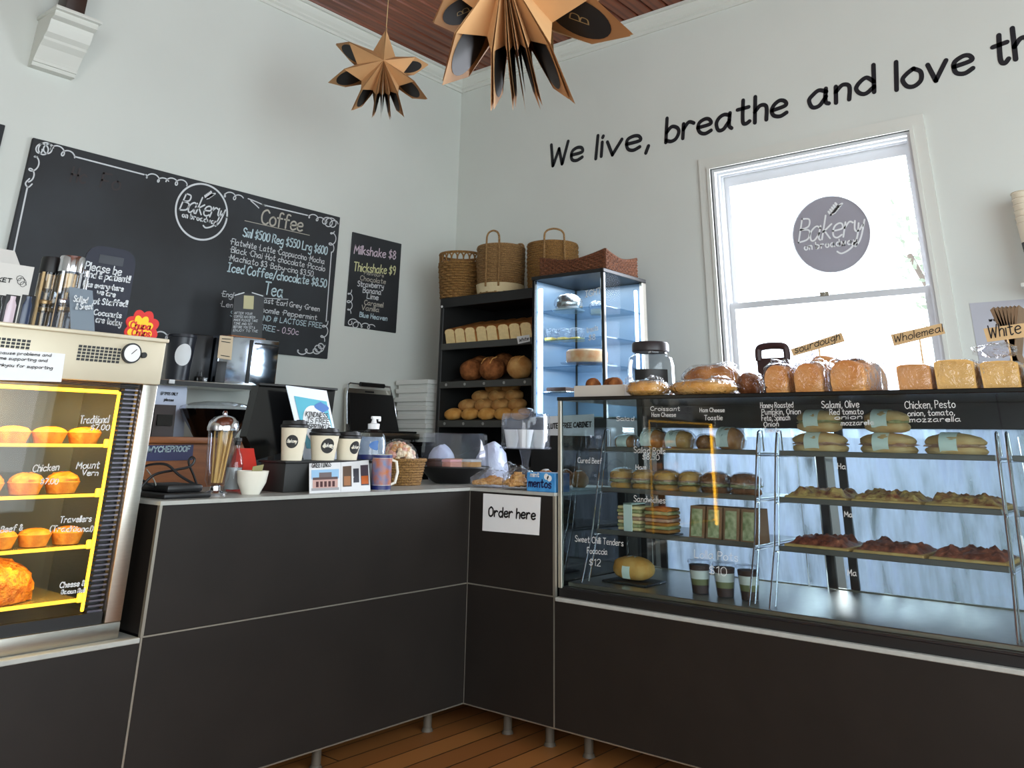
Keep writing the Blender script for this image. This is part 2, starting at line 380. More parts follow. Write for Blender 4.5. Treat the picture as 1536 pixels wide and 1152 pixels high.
M_wick3 = weave('brown_wicker', (138, 82, 46), (66, 36, 20))
M_dot = mat('dark_print', (34, 33, 33), .6)

# ceiling boards
def planks_mat(name, c1, c2, rough, sc, along):
    return mat(name, c1, rough, scale=sc, col2=c2, stretch=along)
M_ceil = planks_mat('ceiling_timber', (136, 70, 36), (96, 44, 22), .38, 4, (.6, 9, 9))
def floor_mat():
    m = bpy.data.materials.new('floor_boards'); m.use_nodes = True; N = m.node_tree.nodes; L = m.node_tree.links; b = N['Principled BSDF']
    tc = N.new('ShaderNodeTexCoord'); br = N.new('ShaderNodeTexBrick'); L.new(tc.outputs['Object'], br.inputs['Vector'])
    br.inputs['Scale'].default_value = 1; br.inputs['Brick Width'].default_value = 2.4; br.inputs['Row Height'].default_value = .11; br.inputs['Mortar Size'].default_value = .003
    br.inputs['Color1'].default_value = lin((170, 112, 58)); br.inputs['Color2'].default_value = lin((140, 86, 42)); br.inputs['Mortar'].default_value = lin((24, 12, 8))
    L.new(br.outputs['Color'], b.inputs['Base Color']); b.inputs['Roughness'].default_value = .45
    return m

# ------------------------------------------------------------------ the room
XW, YW, ZC = 4.70, 4.46, 3.92          # right wall plane, left wall plane, ceiling
X0, Y0 = -2.3, -2.3                    # shopfront sides behind the photographer
b = MB(); b.box(X0, XW+.2, Y0, YW+.2, -.1, 0); fl = struct(b.build('floor', floor_mat()))
b = MB(); b.box(X0-.2, XW+.2, YW, YW+.2, 0, ZC+.1); wall_left = struct(b.build('wall_left', M_wall))
# right wall with the window opening
wy0, wy1, wz0, wz1 = 1.06, 2.255, 1.06, 2.72
b = MB()
b.box(XW, XW+.2, Y0, wy0, 0, ZC+.1); b.box(XW, XW+.2, wy1, YW, 0, ZC+.1)
b.box(XW, XW+.2, wy0, wy1, 0, wz0); b.box(XW, XW+.2, wy0, wy1, wz1, ZC+.1)
wall_right = struct(b.build('wall_right', M_wall))
# shopfront walls with large openings
def holed(name, a0, a1, h0, h1, zz0, zz1, fn):
    b = MB()
    for q in ((a0, h0, 0, ZC+.1), (h1, a1, 0, ZC+.1), (h0, h1, 0, zz0), (h0, h1, zz1, ZC+.1)): fn(b, *q)
    return struct(b.build(name, M_wall))
holed('wall_front', X0-.2, XW+.2, -1.4, 3.2, .5, 3.0, lambda b, p, q, r, s: b.box(p, q, Y0-.2, Y0, r, s))
holed('wall_back', Y0, YW, -1.9, .5, .9, 2.9, lambda b, p, q, r, s: b.box(X0-.2, X0, p, q, r, s))
b = MB(); b.box(X0-.2, XW+.2, Y0-.2, YW+.2, ZC+.03, ZC+.13); ceil = struct(b.build('ceiling', M_dark))
pw = .118
b = MB()
pp = [(0, .03), (pw-.005, .03), (pw-.005, .016), (pw-.016, 0), (.011, 0), (0, .016)]
b.hexa([(X0, y_, z_) for y_, z_ in pp], [(XW, y_, z_) for y_, z_ in pp])
pl0 = b.build('plank', M_ceil, ceil, smooth=False); pl0.location = (0, YW-pw, ZC)
yy = YW-2*pw
while yy > Y0-pw:
    c = pl0.copy(); C.objects.link(c); c.location = (0, yy, ZC); yy -= pw
# cornice mouldings (trim)
prof = [(0, 0), (.012, 0), (.012, .022), (.03, .03), (.03, .042), (.052, .058), (.075, .082), (.075, .092), (.095, .092), (.095, .112), (0, .112)]
b = MB(); b.hexa([(X0, YW-d, ZC-.112+z) for d, z in prof], [(XW, YW-d, ZC-.112+z) for d, z in prof]); struct(b.build('trim_1', M_white, smooth=False))
b = MB(); b.hexa([(XW-d, Y0, ZC-.112+z) for d, z in prof], [(XW-d, YW, ZC-.112+z) for d, z in prof]); struct(b.build('trim_2', M_white, smooth=False))

# ------------------------------------------------------------------ window_1: double hung sash
win = bpy.data.objects.new('window_1', None); C.objects.link(win); win.location = (XW, (wy0+wy1)/2, wz0); struct(win)
def wpart(name, b, m, **k):
    b.v = [(x-XW, y-(wy0+wy1)/2, z-wz0) for x, y, z in b.v]
    return b.build(name, m, win, **k)
aw = .078
b = MB()   # architrave: two sides and head, stepped
for d, w in ((.016, aw), (.026, .02)):
    b.box(XW-d, XW, wy0-w, wy0, wz0, wz1+w); b.box(XW-d, XW, wy1, wy1+w, wz0, wz1+w); b.box(XW-d, XW, wy0, wy1, wz1, wz1+w)
wpart('architrave', b, M_white, smooth=False)
b = MB(); t = .045
b.box(XW, XW+.19, wy0, wy0+.02, wz0, wz1); b.box(XW, XW+.19, wy1-.02, wy1, wz0, wz1); b.box(XW, XW+.19, wy0+.02, wy1-.02, wz1-.02, wz1)
for a in (.035, .085):   # parting beads
    b.box(XW+a, XW+a+.018, wy0+.02, wy0+.034, wz0, wz1-.02); b.box(XW+a, XW+a+.018, wy1-.034, wy1-.02, wz0, wz1-.02); b.box(XW+a, XW+a+.018, wy0+.034, wy1-.034, wz1-.034, wz1-.02)
wpart('window_frame', b, M_frame, smooth=False)
b = MB(); b.rbox(XW-.04, XW+.19, wy0-.09, wy1+.09, wz0-.035, wz0, .006); wpart('window_sill', b, M_white)
zm = 1.865
def sash(x, z0, z1, top, bot):
    b = MB(); y0, y1 = wy0+.022, wy1-.022
    b.box(x, x+.036, y0, y0+t, z0, z1); b.box(x, x+.036, y1-t, y1, z0, z1); b.box(x, x+.036, y0+t, y1-t, z1-top, z1); b.box(x, x+.036, y0+t, y1-t, z0, z0+bot)
    return b
wpart('upper_sash', sash(XW+.105, zm-.018, wz1-.022, .075, .036), M_frame, smooth=False)
wpart('lower_sash', sash(XW+.055, wz0, zm+.018, .036, .07), M_frame, smooth=False)
M_pane = clear('window_pane', (252, 253, 255), refl=.6)
b = MB(); b.box(XW+.120, XW+.124, wy0+.06, wy1-.06, zm, wz1-.06); wpart('pane', b, M_pane, smooth=False)
b = MB(); b.box(XW+.070, XW+.074, wy0+.06, wy1-.06, wz0+.06, zm); wpart('pane', b, M_pane, smooth=False)
b = MB(); b.box(XW+.045, XW+.06, 1.62, 1.67, zm+.012, zm+.034); b.cyl((XW+.045, 1.645, zm+.024), (XW+.03, 1.645, zm+.024), .008); wpart('sash_catch', b, M_alu)
# round vinyl sign on the upper pane
sc = P(1246, 351, X=XW+.118); sr = .222
M_vin = mat('grey_vinyl', (150, 148, 156), .6); M_vinr = mat('pale_vinyl', (206, 210, 216), .6)
sign = thing('window_sticker', 'round grey bakery logo sticker on the upper window pane', 'sticker', sc)
b = MB(); b.cyl((0, 0, 0), (-.002, 0, 0), sr, n=64); b.build('disc', M_vin, sign, smooth=False)
b = MB(); b.tube([(-.003, math.cos(a)*sr, math.sin(a)*sr) for a in [2*PI*i/64 for i in range(64)]], .003, 4, True); b.build('rim', M_vinr, sign)
def logo(parent, c, r, m, e1=Vector((0, -1, 0)), e2=Vector((0, 0, 1)), off=.004, wd=None, kind=0):
    """handwritten 'Bakery / on broadway' with a wheat ear, fitted to a disc of radius r at c (local)"""
    wd = wd or r*.045; n = e1.cross(e2).normalized()
    A = c-e1*r*.86-e2*r*.12; st, wt = layout('Bakery', .1, 3, 1.0, .34)
    mb = MB(); sx = r*1.66/wt; sy = r*.062
    for s_ in st: ribbon(mb, [(x*sx, y*sy) for x, y in smooth_path(s_, 5)], wd, A, e1, e2, n*off)
    sw = [(r*1.60, r*.30), (r*1.52, -r*.05), (r*1.35, -r*.30), (r*1.1, -r*.42), (r*.98, -r*.36)]
    ribbon(mb, smooth_path(sw, 5), wd, A, e1, e2, n*off)
    for q in range(5):     # wheat ear over the k
        bx, by = r*(.93+.05*q), r*(.62+.05*q)
        ribbon(mb, [(bx, by), (bx-r*.05, by+r*.09)], wd*1.3, A, e1, e2, n*off); ribbon(mb, [(bx, by), (bx+r*.12, by+r*.05)], wd*1.3, A, e1, e2, n*off)
    o1 = mb.build('logo_script', m, parent, smooth=False)
    A2 = c-e1*r*.72-e2*r*.34; st, wt = layout('on broadway', .05, 2, 3.0, 0); mb = MB()
    for s_ in st: ribbon(mb, [(x*r*1.36/wt, y*r*.017) for x, y in smooth_path(s_, 3)], wd*.8, A2, e1, e2, n*off)
    mb.build('logo_text', m, parent, smooth=False)
logo(sign, Vector((0, 0, 0)), sr, M_paper)

# ------------------------------------------------------------------ outside: ground and a tree beyond the window
b = MB(); b.box(XW+.2, 40, -30, 30, -.4, -.3); struct(b.build('ground_outside', mat('pale_paving', (190, 188, 184), .9, var=.1)))
tr = thing('street_tree', 'leafy street tree outside the sash window', 'tree', (15.5, 2.75, -.3))
b = MB(); b.tube([(0, 0, 0), (.05, .1, 1.5), (0, 0, 3)], .14, 8)
for a in range(5): b.tube([(0, 0, 2.4), (math.cos(a*1.3)*.8, math.sin(a*1.3)*.8, 3.6), (math.cos(a*1.3)*1.2, math.sin(a*1.3)*1.2, 4.6)], .05, 6)
b.build('trunk', mat('bark', (120, 108, 98), .9), tr)
b = MB(); rr = random.Random(4)
for i in range(900):
    d = Vector((rr.gauss(0, 1), rr.gauss(0, 1), rr.gauss(0, 1))).normalized()*(rr.random()**.4)
    c = Vector((d.x*1.5, d.y*1.3, 4.6+d.z*2.0)); a = Vector((rr.uniform(-1, 1), rr.uniform(-1, 1), rr.uniform(-1, 1))).normalized()*.09; e = a.orthogonal()*.5
    b.add([c-a, c-e, c+a, c+e], [(0, 1, 2, 3)])
lf = b.build('foliage', mat('pale_leaves', (150, 160, 140), .8), tr, smooth=False); lf['kind'] = 'stuff'

# ------------------------------------------------------------------ wall lettering
wl = thing('wall_lettering', 'black brush handwriting painted high on the wall above the window', 'lettering', (XW, 2.2, 2.97))
def wword(t, p0, p1, h):
    o = wpx('word', t, p0, p1, h, M_blue, None, wd=.026, off=.003, X=XW, jit=.35, slant=.1, k=6, cap=6)
    o.parent = wl; o.matrix_parent_inverse = Matrix.Translation(-wl.location)
for a in (('We', (824, 250), (873, 240), 31), ('live,', (894, 237), (973, 222), 34), ('breathe', (999, 214), (1180, 173), 36), ('and', (1214, 163), (1311, 139), 38), ('love', (1345, 136), (1460, 106), 42), ('the', (1492, 99), (1580, 72), 46)): wword(*a)

# ------------------------------------------------------------------ corbel with post, upper left
cb = thing('corbel', 'white moulded corbel bracket on the wall under a dark post', 'corbel', (1.54, YW, 2.86))
pr = [(0, 0), (.05, 0), (.05, .02), (.062, .02), (.062, .035), (.07, .05), (.10, .10), (.13, .125), (.13, .14), (.155, .16), (.17, .20), (.175, .225), (.21, .235), (.21, .265), (0, .265)]
b = MB(); b.hexa([(-.105, -d, z) for d, z in pr], [(.115, -d, z) for d, z in pr]); b.build('bracket', M_white, cb, smooth=False)
b = MB(); b.rbox(-.115, .125, -.235, 0, .265, .285, .004); b.build('cap', M_white, cb)
b = MB(); b.rbox(-.045, .055, -.16, -.04, .285, ZC-2.86-.001, .004); tag(b.build('timber_post', mat('dark_timber', (54, 34, 24), .35, var=.2, scale=4), None, loc=(1.54, YW, 2.86)), 'dark timber post rising from the white corbel to the ceiling', 'post')

# ------------------------------------------------------------------ menu boards on the left wall
def wallboard(name, label, x0, x1, z0, z1, depth=.02):
    t = thing(name, label, 'chalkboard', ((x0+x1)/2, YW, z0))
    b = MB(); b.rbox(x0, x1, YW-depth, YW-.001, z0, z1, .003, 1); part(t, b.build('board', M_board))
    return t
def part(t, o):
    o.parent = t; o.matrix_parent_inverse = Matrix.LocRotScale(t.location, t.rotation_euler, t.scale).inverted()
    return o
YB = YW-.02
cbd = wallboard('menu_chalkboard', 'large black chalkboard coffee menu with white scroll border on the wall', 1.532, 3.53, 1.56, 2.495)
def cw(text, p0, p1, h, m=M_chalk, t=cbd, wd=None, **k): return part(t, wpx('chalk_writing', text, p0, p1, h, m, None, wd=wd or .0046, Y=YB, **k))
cw('Coffee', (391, 335), (453, 347), 22, M_chalko, wd=.011, gap=1.2)
cw('Sml $500 Reg $550 Lrg $600', (364, 354), (490, 382), 13, M_chalkb, wd=.008)
cw('*Flatwhite *Latte *Cappuccino *Mocha', (345, 366), (486, 396), 9)
cw('*Black *Chai *Hot chocolate *Piccolo', (344.5, 378), (486.6, 407), 9)
cw('*Machiato $3 *Baby-cino $3.50', (342.5, 390), (469, 415), 9)
cw('Iced Coffee/chocolate $8.50', (341, 407), (489, 431), 13, M_chalkb, wd=.008)
cw('Tea', (396, 441), (423, 446), 19, M_chalkb, wd=.009)
cw('*English Breakfast *Earl Grey *Green', (331.5, 444), (478.5, 467), 8)
cw('*Lemon *Chamomile *Peppermint', (329.6, 459), (474.7, 480), 8)
cw('SOY ALMOND # LACTOSE FREE', (345, 474), (482, 492), 8, M_chalkb)
cw('FREE', (388, 494), (412, 498), 8, M_chalkb)
cw('- 0.50c', (415, 499), (447, 502.5), 9, M_chalkp)
cw('Hc', (105, 272), (127, 276), 22, M_chalkf, wd=.01); cw('Fo', (150, 281), (178, 286), 22, M_chalkf, wd=.01)
def st(paths, wd=.008, m=M_chalk, t=cbd, n='chalk_line'): return part(t, strokes(n, paths, wd, m, None, Y=YB))
st([[(367, 331), (464, 353)]], .004, M_chalko); st([[(390, 447), (432, 449)]], .004)
st([[(112, 235), (216, 262)]]); st([[(393, 307), (461, 323)]]); st([[(41, 280), (17, 395), (8, 450)]]); st([[(497, 378), (489, 482)]])
def scroll(a, b, n, r, ph=0, el=1.0):
    out = []; k = n*10
    for i in range(k+1):
        u = i/k; t = 2*PI*n*u+ph; rr_ = r*(.55+.45*math.sin(PI*u))
        out.append((a[0]+(b[0]-a[0])*u+rr_*math.cos(t), a[1]+(b[1]-a[1])*u+rr_*el*math.sin(t)))
    return out
st([scroll((58, 224), (75, 222), 3, 9), scroll((75, 220), (110, 234), 2, 6, 1), scroll((57, 232), (44, 270), 2, 6, 2), [(44, 268), (38, 275), (42, 281), (48, 276)]], .007, n='chalk_scroll')
st([scroll((216, 262), (250, 272), 2, 5), scroll((250, 270), (281, 276), 2, 5, 2)], .007, n='chalk_scroll')
st([scroll((334, 291), (362, 297), 2, 5), [(372, 298), (385, 303), (398, 309)], [(376, 301), (384, 308), (388, 312)]], .007, n='chalk_scroll')
st([scroll((461, 323), (484, 330), 2, 4), scroll((486, 331), (503, 336), 3, 7), scroll((500, 345), (497, 376), 2, 5, 1)], .007, n='chalk_scroll')
st([scroll((489, 482), (484, 512), 2, 5), scroll((484, 518), (472, 528), 3, 6), scroll((468, 527), (444, 528), 2, 4)], .007, n='chalk_scroll')
st([scroll((228, 500), (262, 506), 2, 5)], .007, n='chalk_scroll')
lc = P(303, 317.5, Y=YB); lr = .165
b = MB(); ribbon(b, [(math.cos(2*PI*i/60)*lr, math.sin(2*PI*i/60)*lr) for i in range(61)], .011, lc, Vector((1, 0, 0)), Vector((0, 0, 1)), Vector((0, -.0015, 0)))
lo = part(cbd, b.build('logo_ring', M_chalk, smooth=False))
logo(lo, lc, lr, M_chalk, Vector((1, 0, 0)), Vector((0, 0, 1)), .002, wd=.009)

mb_ = wallboard('milkshake_chalkboard', 'small black chalkboard listing milkshake flavours beside the large menu', 3.656, 4.118, 1.783, 2.42, .012)
YB2 = YW-.012
for t_, a, c, h, mm, wd in [('Milkshake $8', (531, 380), (593, 389), 13, M_chalkp, .008), ('Thickshake $9', (530, 406), (592, 412), 13, M_chalky, .008), ('Flavours', (546, 411.5), (575, 416), 5, M_chalko, .004), ('Chocolate', (540, 420), (578, 426), 7, M_chalko, .005), ('Strawberry', (536, 429), (575, 433), 8, M_chalk, .006), ('Banana', (544, 438.6), (571, 442), 8, M_chalk, .006), ('Lime', (550, 447.5), (567, 450), 8, M_chalk, .006), ('Caramel', (546, 456.7), (574, 461), 7, M_chalko, .006), ('Vanilla', (542, 464.5), (568, 468), 7, M_chalko, .006), ('Blue Heaven', (539, 475), (580, 481), 7, M_chalkb, .006)]:
    part(mb_, wpx('chalk_writing', t_, a, c, h, mm, None, wd=wd, Y=YB2))
part(mb_, strokes('chalk_scroll', [scroll((525, 435), (524, 470), 3, 4), scroll((524, 482), (538, 488), 2, 6), scroll((540, 488), (560, 490), 2, 4)], .006, M_chalk, None, Y=YB2))
eb = wallboard('side_chalkboard', 'dark chalkboard at the far end of the menu wall', .85, 1.395, 2.2, 2.52)

# ------------------------------------------------------------------ folded paper bag stars hanging from the ceiling
M_paperbag = mat('brown_paper_bag', (194, 150, 102), .75, var=.07, scale=6, bump=.12, bscale=12)
SH = .70
M_gold = mat('pale_gold_print', (190, 170, 120), .6)
def star(label, px, depth, L, Wd, betas, yaw, tilt, lens, letters=()):
    c = CAM+ray(*px)*depth
    t = thing('paper_star', label, 'paper star', c)
    ax = Vector((-math.cos(yaw)*math.cos(tilt), -math.sin(yaw)*math.cos(tilt), -math.sin(tilt)))
    e1 = Vector((math.sin(yaw), -math.cos(yaw), 0)); e2 = e1.cross(-ax).normalized()
    if e2.z < 0: e2 = -e2
    rnd = random.Random(5); nb = len(betas)
    for i in range(nb):
        b0, b1 = betas[i], betas[(i+1) % nb]
        if b1 > b0: b1 -= 360
        gap = .6
        g = MB(); ds = []; lk = []
        for k, (be, s_) in enumerate(((b0-gap, 1), (b1+gap, -1))):
            d = e1*math.cos(math.radians(be))+e2*math.sin(math.radians(be))
            ds.append(d); ll = lens[(i+k) % nb]; l = L*ll*rnd.uniform(.97, 1.03); lk.append(ll)
            g.add([ax*(-Wd/2), d*L*ll*SH-ax*(Wd/2), d*l, d*L*ll*SH+ax*(Wd/2), ax*(Wd/2)], [(0, 1, 2, 3, 4)])
        dm = (ds[0]+ds[1])
        if dm.length < .3: dm = e1*math.cos(math.radians((b0+b1)/2))+e2*math.sin(math.radians((b0+b1)/2))
        dm.normalize(); op = math.radians(abs(b0-b1))/2
        for sg in (1, -1):      # gussets folded inwards
            r1 = L*SH; v = dm*(r1*min(lk)*.72*math.cos(op))+ax*sg*Wd*.10; v0 = ax*sg*Wd*.30
            g.add([ax*sg*Wd/2, ds[0]*r1*lk[0]+ax*sg*Wd/2, v, v0], [(0, 1, 2, 3)])
            g.add([ax*sg*Wd/2, ds[1]*r1*lk[1]+ax*sg*Wd/2, v, v0], [(0, 1, 2, 3)])
        bag = g.build('paper_bag', M_paperbag, t, smooth=False)
        if True:
            for k, d in enumerate(ds):
                nn = d.cross(ax).normalized(); mid = ds[1-k]
                if nn.dot(mid-d) < 0: nn = -nn
                g = MB(); rd = min(Wd*.40, L*lk[k]*.26); cc = d*L*lk[k]*.60+nn*.0016
                g.add([cc]+[cc+(d*math.cos(a)+ax*math.sin(a))*rd for a in [2*PI*q/28 for q in range(28)]], [(0, 1+q, 1+(q+1) % 28) for q in range(28)])
                g.build('printed_disc', M_dot, bag, smooth=False)
                if (i, k) not in letters: continue
                g = MB()
                for s_ in GP['B']: ribbon(g, [((y-5)*rd*.06, (x-2.5)*rd*.06) for x, y in smooth_path(s_, 4)], rd*.045, cc+nn*.001, d, ax, nn*.0006)
                g.build('printed_letter', M_gold, bag, smooth=False)
    # twine
    top = e2*L*.55 if False else Vector((0, 0, .02))
    g = MB(); g.tube([(0, 0, 0), (0, .003, (ZC-c.z)*.5), (0, 0, ZC-c.z)], .0022 if L < .34 else .0025, 5); g.build('twine', mat('jute', (196, 168, 120), .9), t)
    return t
star('smaller hanging brown paper bag star nearer the menu wall', (575, 104), 4.7, .315, .20, [90, 12, -34, -66, -79, -88, -97, -119, -160, -207], math.radians(48), math.radians(-6), [.9, .8, .95, 1, 1, 1, 1, 1, 1, 1])
star('big hanging brown paper bag star with round black printed logos', (762, -12), 2.3, .365, .235, [62, 6, -24, -63, -75, -81, -86, -95, -121, -156, -188, -238], math.radians(34), math.radians(-4), [.8, .9, .98, 1.05, 1, 1, 1, 1, .90, .62, .62, .8], ((2, 0), (1, 0), (8, 0), (8, 1)))

# ------------------------------------------------------------------ service counter
CXF, CYF = 2.937, 2.643            # front faces
ZL, ZT, ZK = .525, .894, .098       # low ledge, high worktop, kick space
XT, YT = 1.505, 2.188               # where the high part ends on each run
g = .005
ctl = thing('service_counter', 'dark panelled service counter run under the coffee menu wall', 'counter', (2.0, CYF+.3, 0))
b = MB(); b.box(XT+.012, CXF-.002, CYF+.012, 3.27, ZK, ZT-.012); part(ctl, b.build('body', M_black, smooth=False))
cll = thing('low_counter', 'low dark panelled counter under the pie warmer', 'counter', (.2, CYF+.3, 0))
b = MB(); b.box(-1.2, XT, CYF+.012, 3.27, ZK, ZL-.014); part(cll, b.build('body', M_black, smooth=False))
ctr = thing('service_counter', 'dark panelled counter end bearing the Order here notice', 'counter', (CXF+.3, 2.7, 0))
b = MB(); b.box(CXF+.012, 3.62, YT, CYF, ZK, ZT-.012); b.box(CXF, 3.62, CYF, 3.27, ZK, ZT-.012); part(ctr, b.build('body', M_black, smooth=False))
crl = thing('low_counter', 'low dark panelled counter carrying the glass food case', 'counter', (CXF+.3, .8, 0))
b = MB(); b.box(CXF+.012, 3.62, -1.2, YT-.002, ZK, ZL-.014); part(crl, b.build('body', M_black, smooth=False))
def pan(t, x0, x1, y0, y1, z0, z1):
    b = MB(); b.rbox(x0, x1, y0, y1, z0, z1, .0015, 1); return part(t, b.build('panel', M_panel))
pan(ctl, XT+g, CXF-.002, CYF, CYF+.012, ZL+g/2, ZT-.012); pan(ctl, XT+g, CXF-.002, CYF, CYF+.012, ZK, ZL-g/2)
pan(cll, -1.2, XT-g/2, CYF, CYF+.012, ZK, ZL-.014); pan(ctl, XT, XT+.012, CYF+.014, 3.27, ZL+.004, ZT-.012)
pan(ctr, CXF, CXF+.012, YT+g, CYF-.002, ZL+g/2, ZT-.012); pan(ctr, CXF, CXF+.012, YT+g/2, CYF-.002, ZK, ZL-g/2)
pan(crl, CXF, CXF+.012, -1.2, YT-g/2, ZK, ZL-.014)
def trim(t, *a):
    b = MB(); b.box(*a); return part(t, b.build('edge_trim', M_alu, smooth=False))
trim(ctl, XT-.0035, XT+.006, CYF-.0015, CYF+.012, ZL, ZT-.012); trim(ctl, XT-.002, XT+.0045, CYF-.001, CYF+.01, ZK, ZL)
trim(ctl, XT+.006, CXF-.002, CYF-.0006, CYF+.01, ZL-.0022, ZL+.0022); trim(ctl, XT, CXF-.002, CYF-.0008, CYF+.01, ZK-.004, ZK); trim(cll, -1.2, XT, CYF-.0008, CYF+.01, ZK-.004, ZK)
trim(ctr, CXF-.0006, CXF+.01, YT, CYF-.002, ZL-.0022, ZL+.0022); trim(ctr, CXF-.0008, CXF+.01, YT, CYF-.002, ZK-.004, ZK); trim(crl, CXF-.0008, CXF+.01, -1.2, YT, ZK-.004, ZK); trim(ctr, CXF-.001, CXF+.01, CYF-.0045, CYF-.0005, ZK, ZT-.012)
trim(ctr, CXF-.001, CXF+.01, YT-.0025, YT+.0025, ZK, ZL); trim(ctr, CXF-.0015, CXF+.012, YT-.006, YT+.0045, ZL, ZT-.012)
def foot(t, x, y):
    b = MB(); b.cyl((x, y, .012), (x, y, ZK+.004), .017); b.cyl((x, y, 0), (x, y, .012), .024, .019); part(t, b.build('leg', mat('grey_plastic_leg', (84, 74, 62), .6)))
for x in (-.6, .3, 1.2): foot(cll, x, CYF+.11); foot(cll, x, 3.2)
for x in (1.75, 2.297, 2.85): foot(ctl, x, CYF+.11); foot(ctl, x, 3.2)
for y in (2.50, 2.29): foot(ctr, CXF+.11, y); foot(ctr, 3.5, y+.6)
for y in (2.11, 1.4, .7, 0.): foot(crl, CXF+.11, y); foot(crl, 3.5, y)
# low ledges and the high worktop
b = MB(); b.rbox(-1.2, XT-.004, CYF-.004, 3.27, ZL-.014, ZL, .002, 1); part(cll, b.build('ledge_top', M_top))
b = MB(); b.rbox(CXF-.004, 3.62, -1.2, YT-.007, ZL-.014, ZL, .002, 1); part(crl, b.build('ledge_top', M_top))
b = MB(); o = [(XT-.004, CYF-.004), (CXF-.004, CYF-.004), (CXF-.004, YT-.004), (3.62, YT-.004), (3.62, 3.27), (XT-.004, 3.27)]
b.hexa([(x, y, ZT-.012) for x, y in o], [(x, y, ZT) for x, y in o]); tag(b.build('worktop', M_top, smooth=False), 'pale L-shaped worktop on the high counter', 'worktop')
# order here notice
oh = thing('paper_notice', 'white paper notice reading Order here on the counter front', 'notice', P(768, 800, X=CXF-.003))
part(oh, sheet('paper', [P(x, y, X=CXF-.0025) for x, y in ((725, 740), (811, 746), (808.5, 803), (723.5, 796))], M_paper, th=.0012))
part(oh, wpx('handwriting', 'Order here', (733, 774), (803, 779), 14, M_ink, None, wd=.007, X=CXF-.0025, jit=.2))

# ------------------------------------------------------------------ pie warmer on the low ledge
WX0, WX1, WYF, WYB, WZ1 = .50, 1.452, 2.675, 3.18, 1.382
pw_ = thing('pie_warmer', 'stainless heated pie cabinet glowing yellow on the low ledge', 'pie warmer', ((WX0+WX1)/2, 2.93, ZL))
def wp(name, b, m, **k): return part(pw_, b.build(name, m, **k))
b = MB(); b.rbox(WX0, WX1, WYF, WYB, ZL, ZL+.045, .004); wp('base', b, M_steel)
b = MB(); b.box(WX0+.01, WX1-.055, WYF+.01, WYF+.03, ZL+.045, ZL+.075); wp('kick_strip', b, M_black)
b = MB(); b.rbox(WX0, WX1, WYF-.012, WYB, 1.238, WZ1-.008, .004); b.rbox(WX0-.004, WX1+.004, WYF-.022, WYB, WZ1-.012, WZ1, .003); head = wp('head', b, M_steel2)
for x0, x1 in ((WX0, WX0+.05), (WX1-.05, WX1)):
    b = MB(); b.rbox(x0, x1, WYF, WYF+.03, ZL+.045, 1.238, .003); wp('side_frame', b, M_steel)
    b = MB(); b.box(WX0 if x0 == WX0 else WX1-.006, WX0+.006 if x0 == WX0 else x1, WYF+.03, WYB, ZL+.045, 1.238); wp('side_panel', b, M_steel)
b = MB(); b.box(WX0+.006, WX1-.006, WYB-.008, WYB, ZL+.045, 1.238); wp('back_panel', b, mat('warm_back_glass', (96, 98, 92), .3))
gx1 = 1.349
b = MB(); b.box(gx1+.004, WX1-.05, WYF+.045, WYF+.05, ZL+.045, 1.238); wp('vent_column', b, M_black)
for i in range(48):
    z = ZL+.075+i*.0134
    b = MB(); b.box(gx1+.006, WX1-.052, WYF+.022, WYF+.045, z, z+.005)
    if i == 0: fin0 = wp('vent_fin', b, mat('fin_steel', (120, 118, 130), .3, .9), smooth=False); zf = z
    else: c = fin0.copy(); C.objects.link(c); c.location = (0, 0, z-zf)
b = MB(); b.box(WX0+.05, gx1, WYF+.006, WYF+.011, ZL+.075, 1.222); wp('front_glass', b, M_glass)
b = MB()
for i in range(5): b.box(WX0+.05, WX1-.052, WYF+.012, WYF+.03, 1.224+.0028*i, 1.2255+.0028*i)
wp('louvre', b, M_dark)
M_led = mat('yellow_lamp_strip', (255, 200, 60), .5, emit=(255, 186, 40), estr=3.4)
M_edge = mat('glow_painted_shelf_edge', (255, 200, 70), .4, emit=(255, 190, 40), estr=1.3)  # emission put in for the strip light these shelf edges catch
b = MB(); b.rbox(gx1-.012, gx1-.004, WYF+.02, WYF+.03, ZL+.08, 1.212, .002, 1); wp('lamp_strip', b, M_led)
b = MB(); b.rbox(WX0+.056, WX0+.068, WYF+.016, WYF+.03, ZL+.08, 1.212, .002, 1); wp('lamp_strip', b, mat('bare_yellow_lamp_strip', (255, 200, 60), .5, emit=(255, 186, 40), estr=26))
b = MB(); b.rbox(WX0+.07, gx1-.012, WYF+.02, WYF+.034, 1.205, 1.216, .002, 1); wp('lamp_strip', b, M_led)
wsh = []
for py in (667, 741, 817, 895):
    z = P(145, py, Y=WYF+.04).z; wsh.append(z)
    b = MB(); b.box(WX0+.055, gx1-.014, WYF+.042, WYB-.02, z-.006, z); wp('shelf', b, mat('amber_glass_shelf', (190, 170, 110), .2, .5))
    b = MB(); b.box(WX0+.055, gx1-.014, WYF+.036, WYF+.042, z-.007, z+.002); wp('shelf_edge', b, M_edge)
    b = MB(); b.rbox(gx1-.026, gx1-.012, WYF+.026, WYF+.036, z-.008, z+.016, .003); wp('shelf_clip', b, M_led)  # clip shares the strip's glow though it is no lamp
l = bpy.data.lights.new('warmer_lamp', 'AREA'); l.shape = 'RECTANGLE'; l.size = .75; l.size_y = .05; l.energy = 5.5; l.color = (1, .62, .14)
lo_ = bpy.data.objects.new('warmer_lamp', l); C.objects.link(lo_); lo_.location = (.95, WYF+.06, 1.2); lo_.rotation_euler = (math.radians(25), 0, 0)
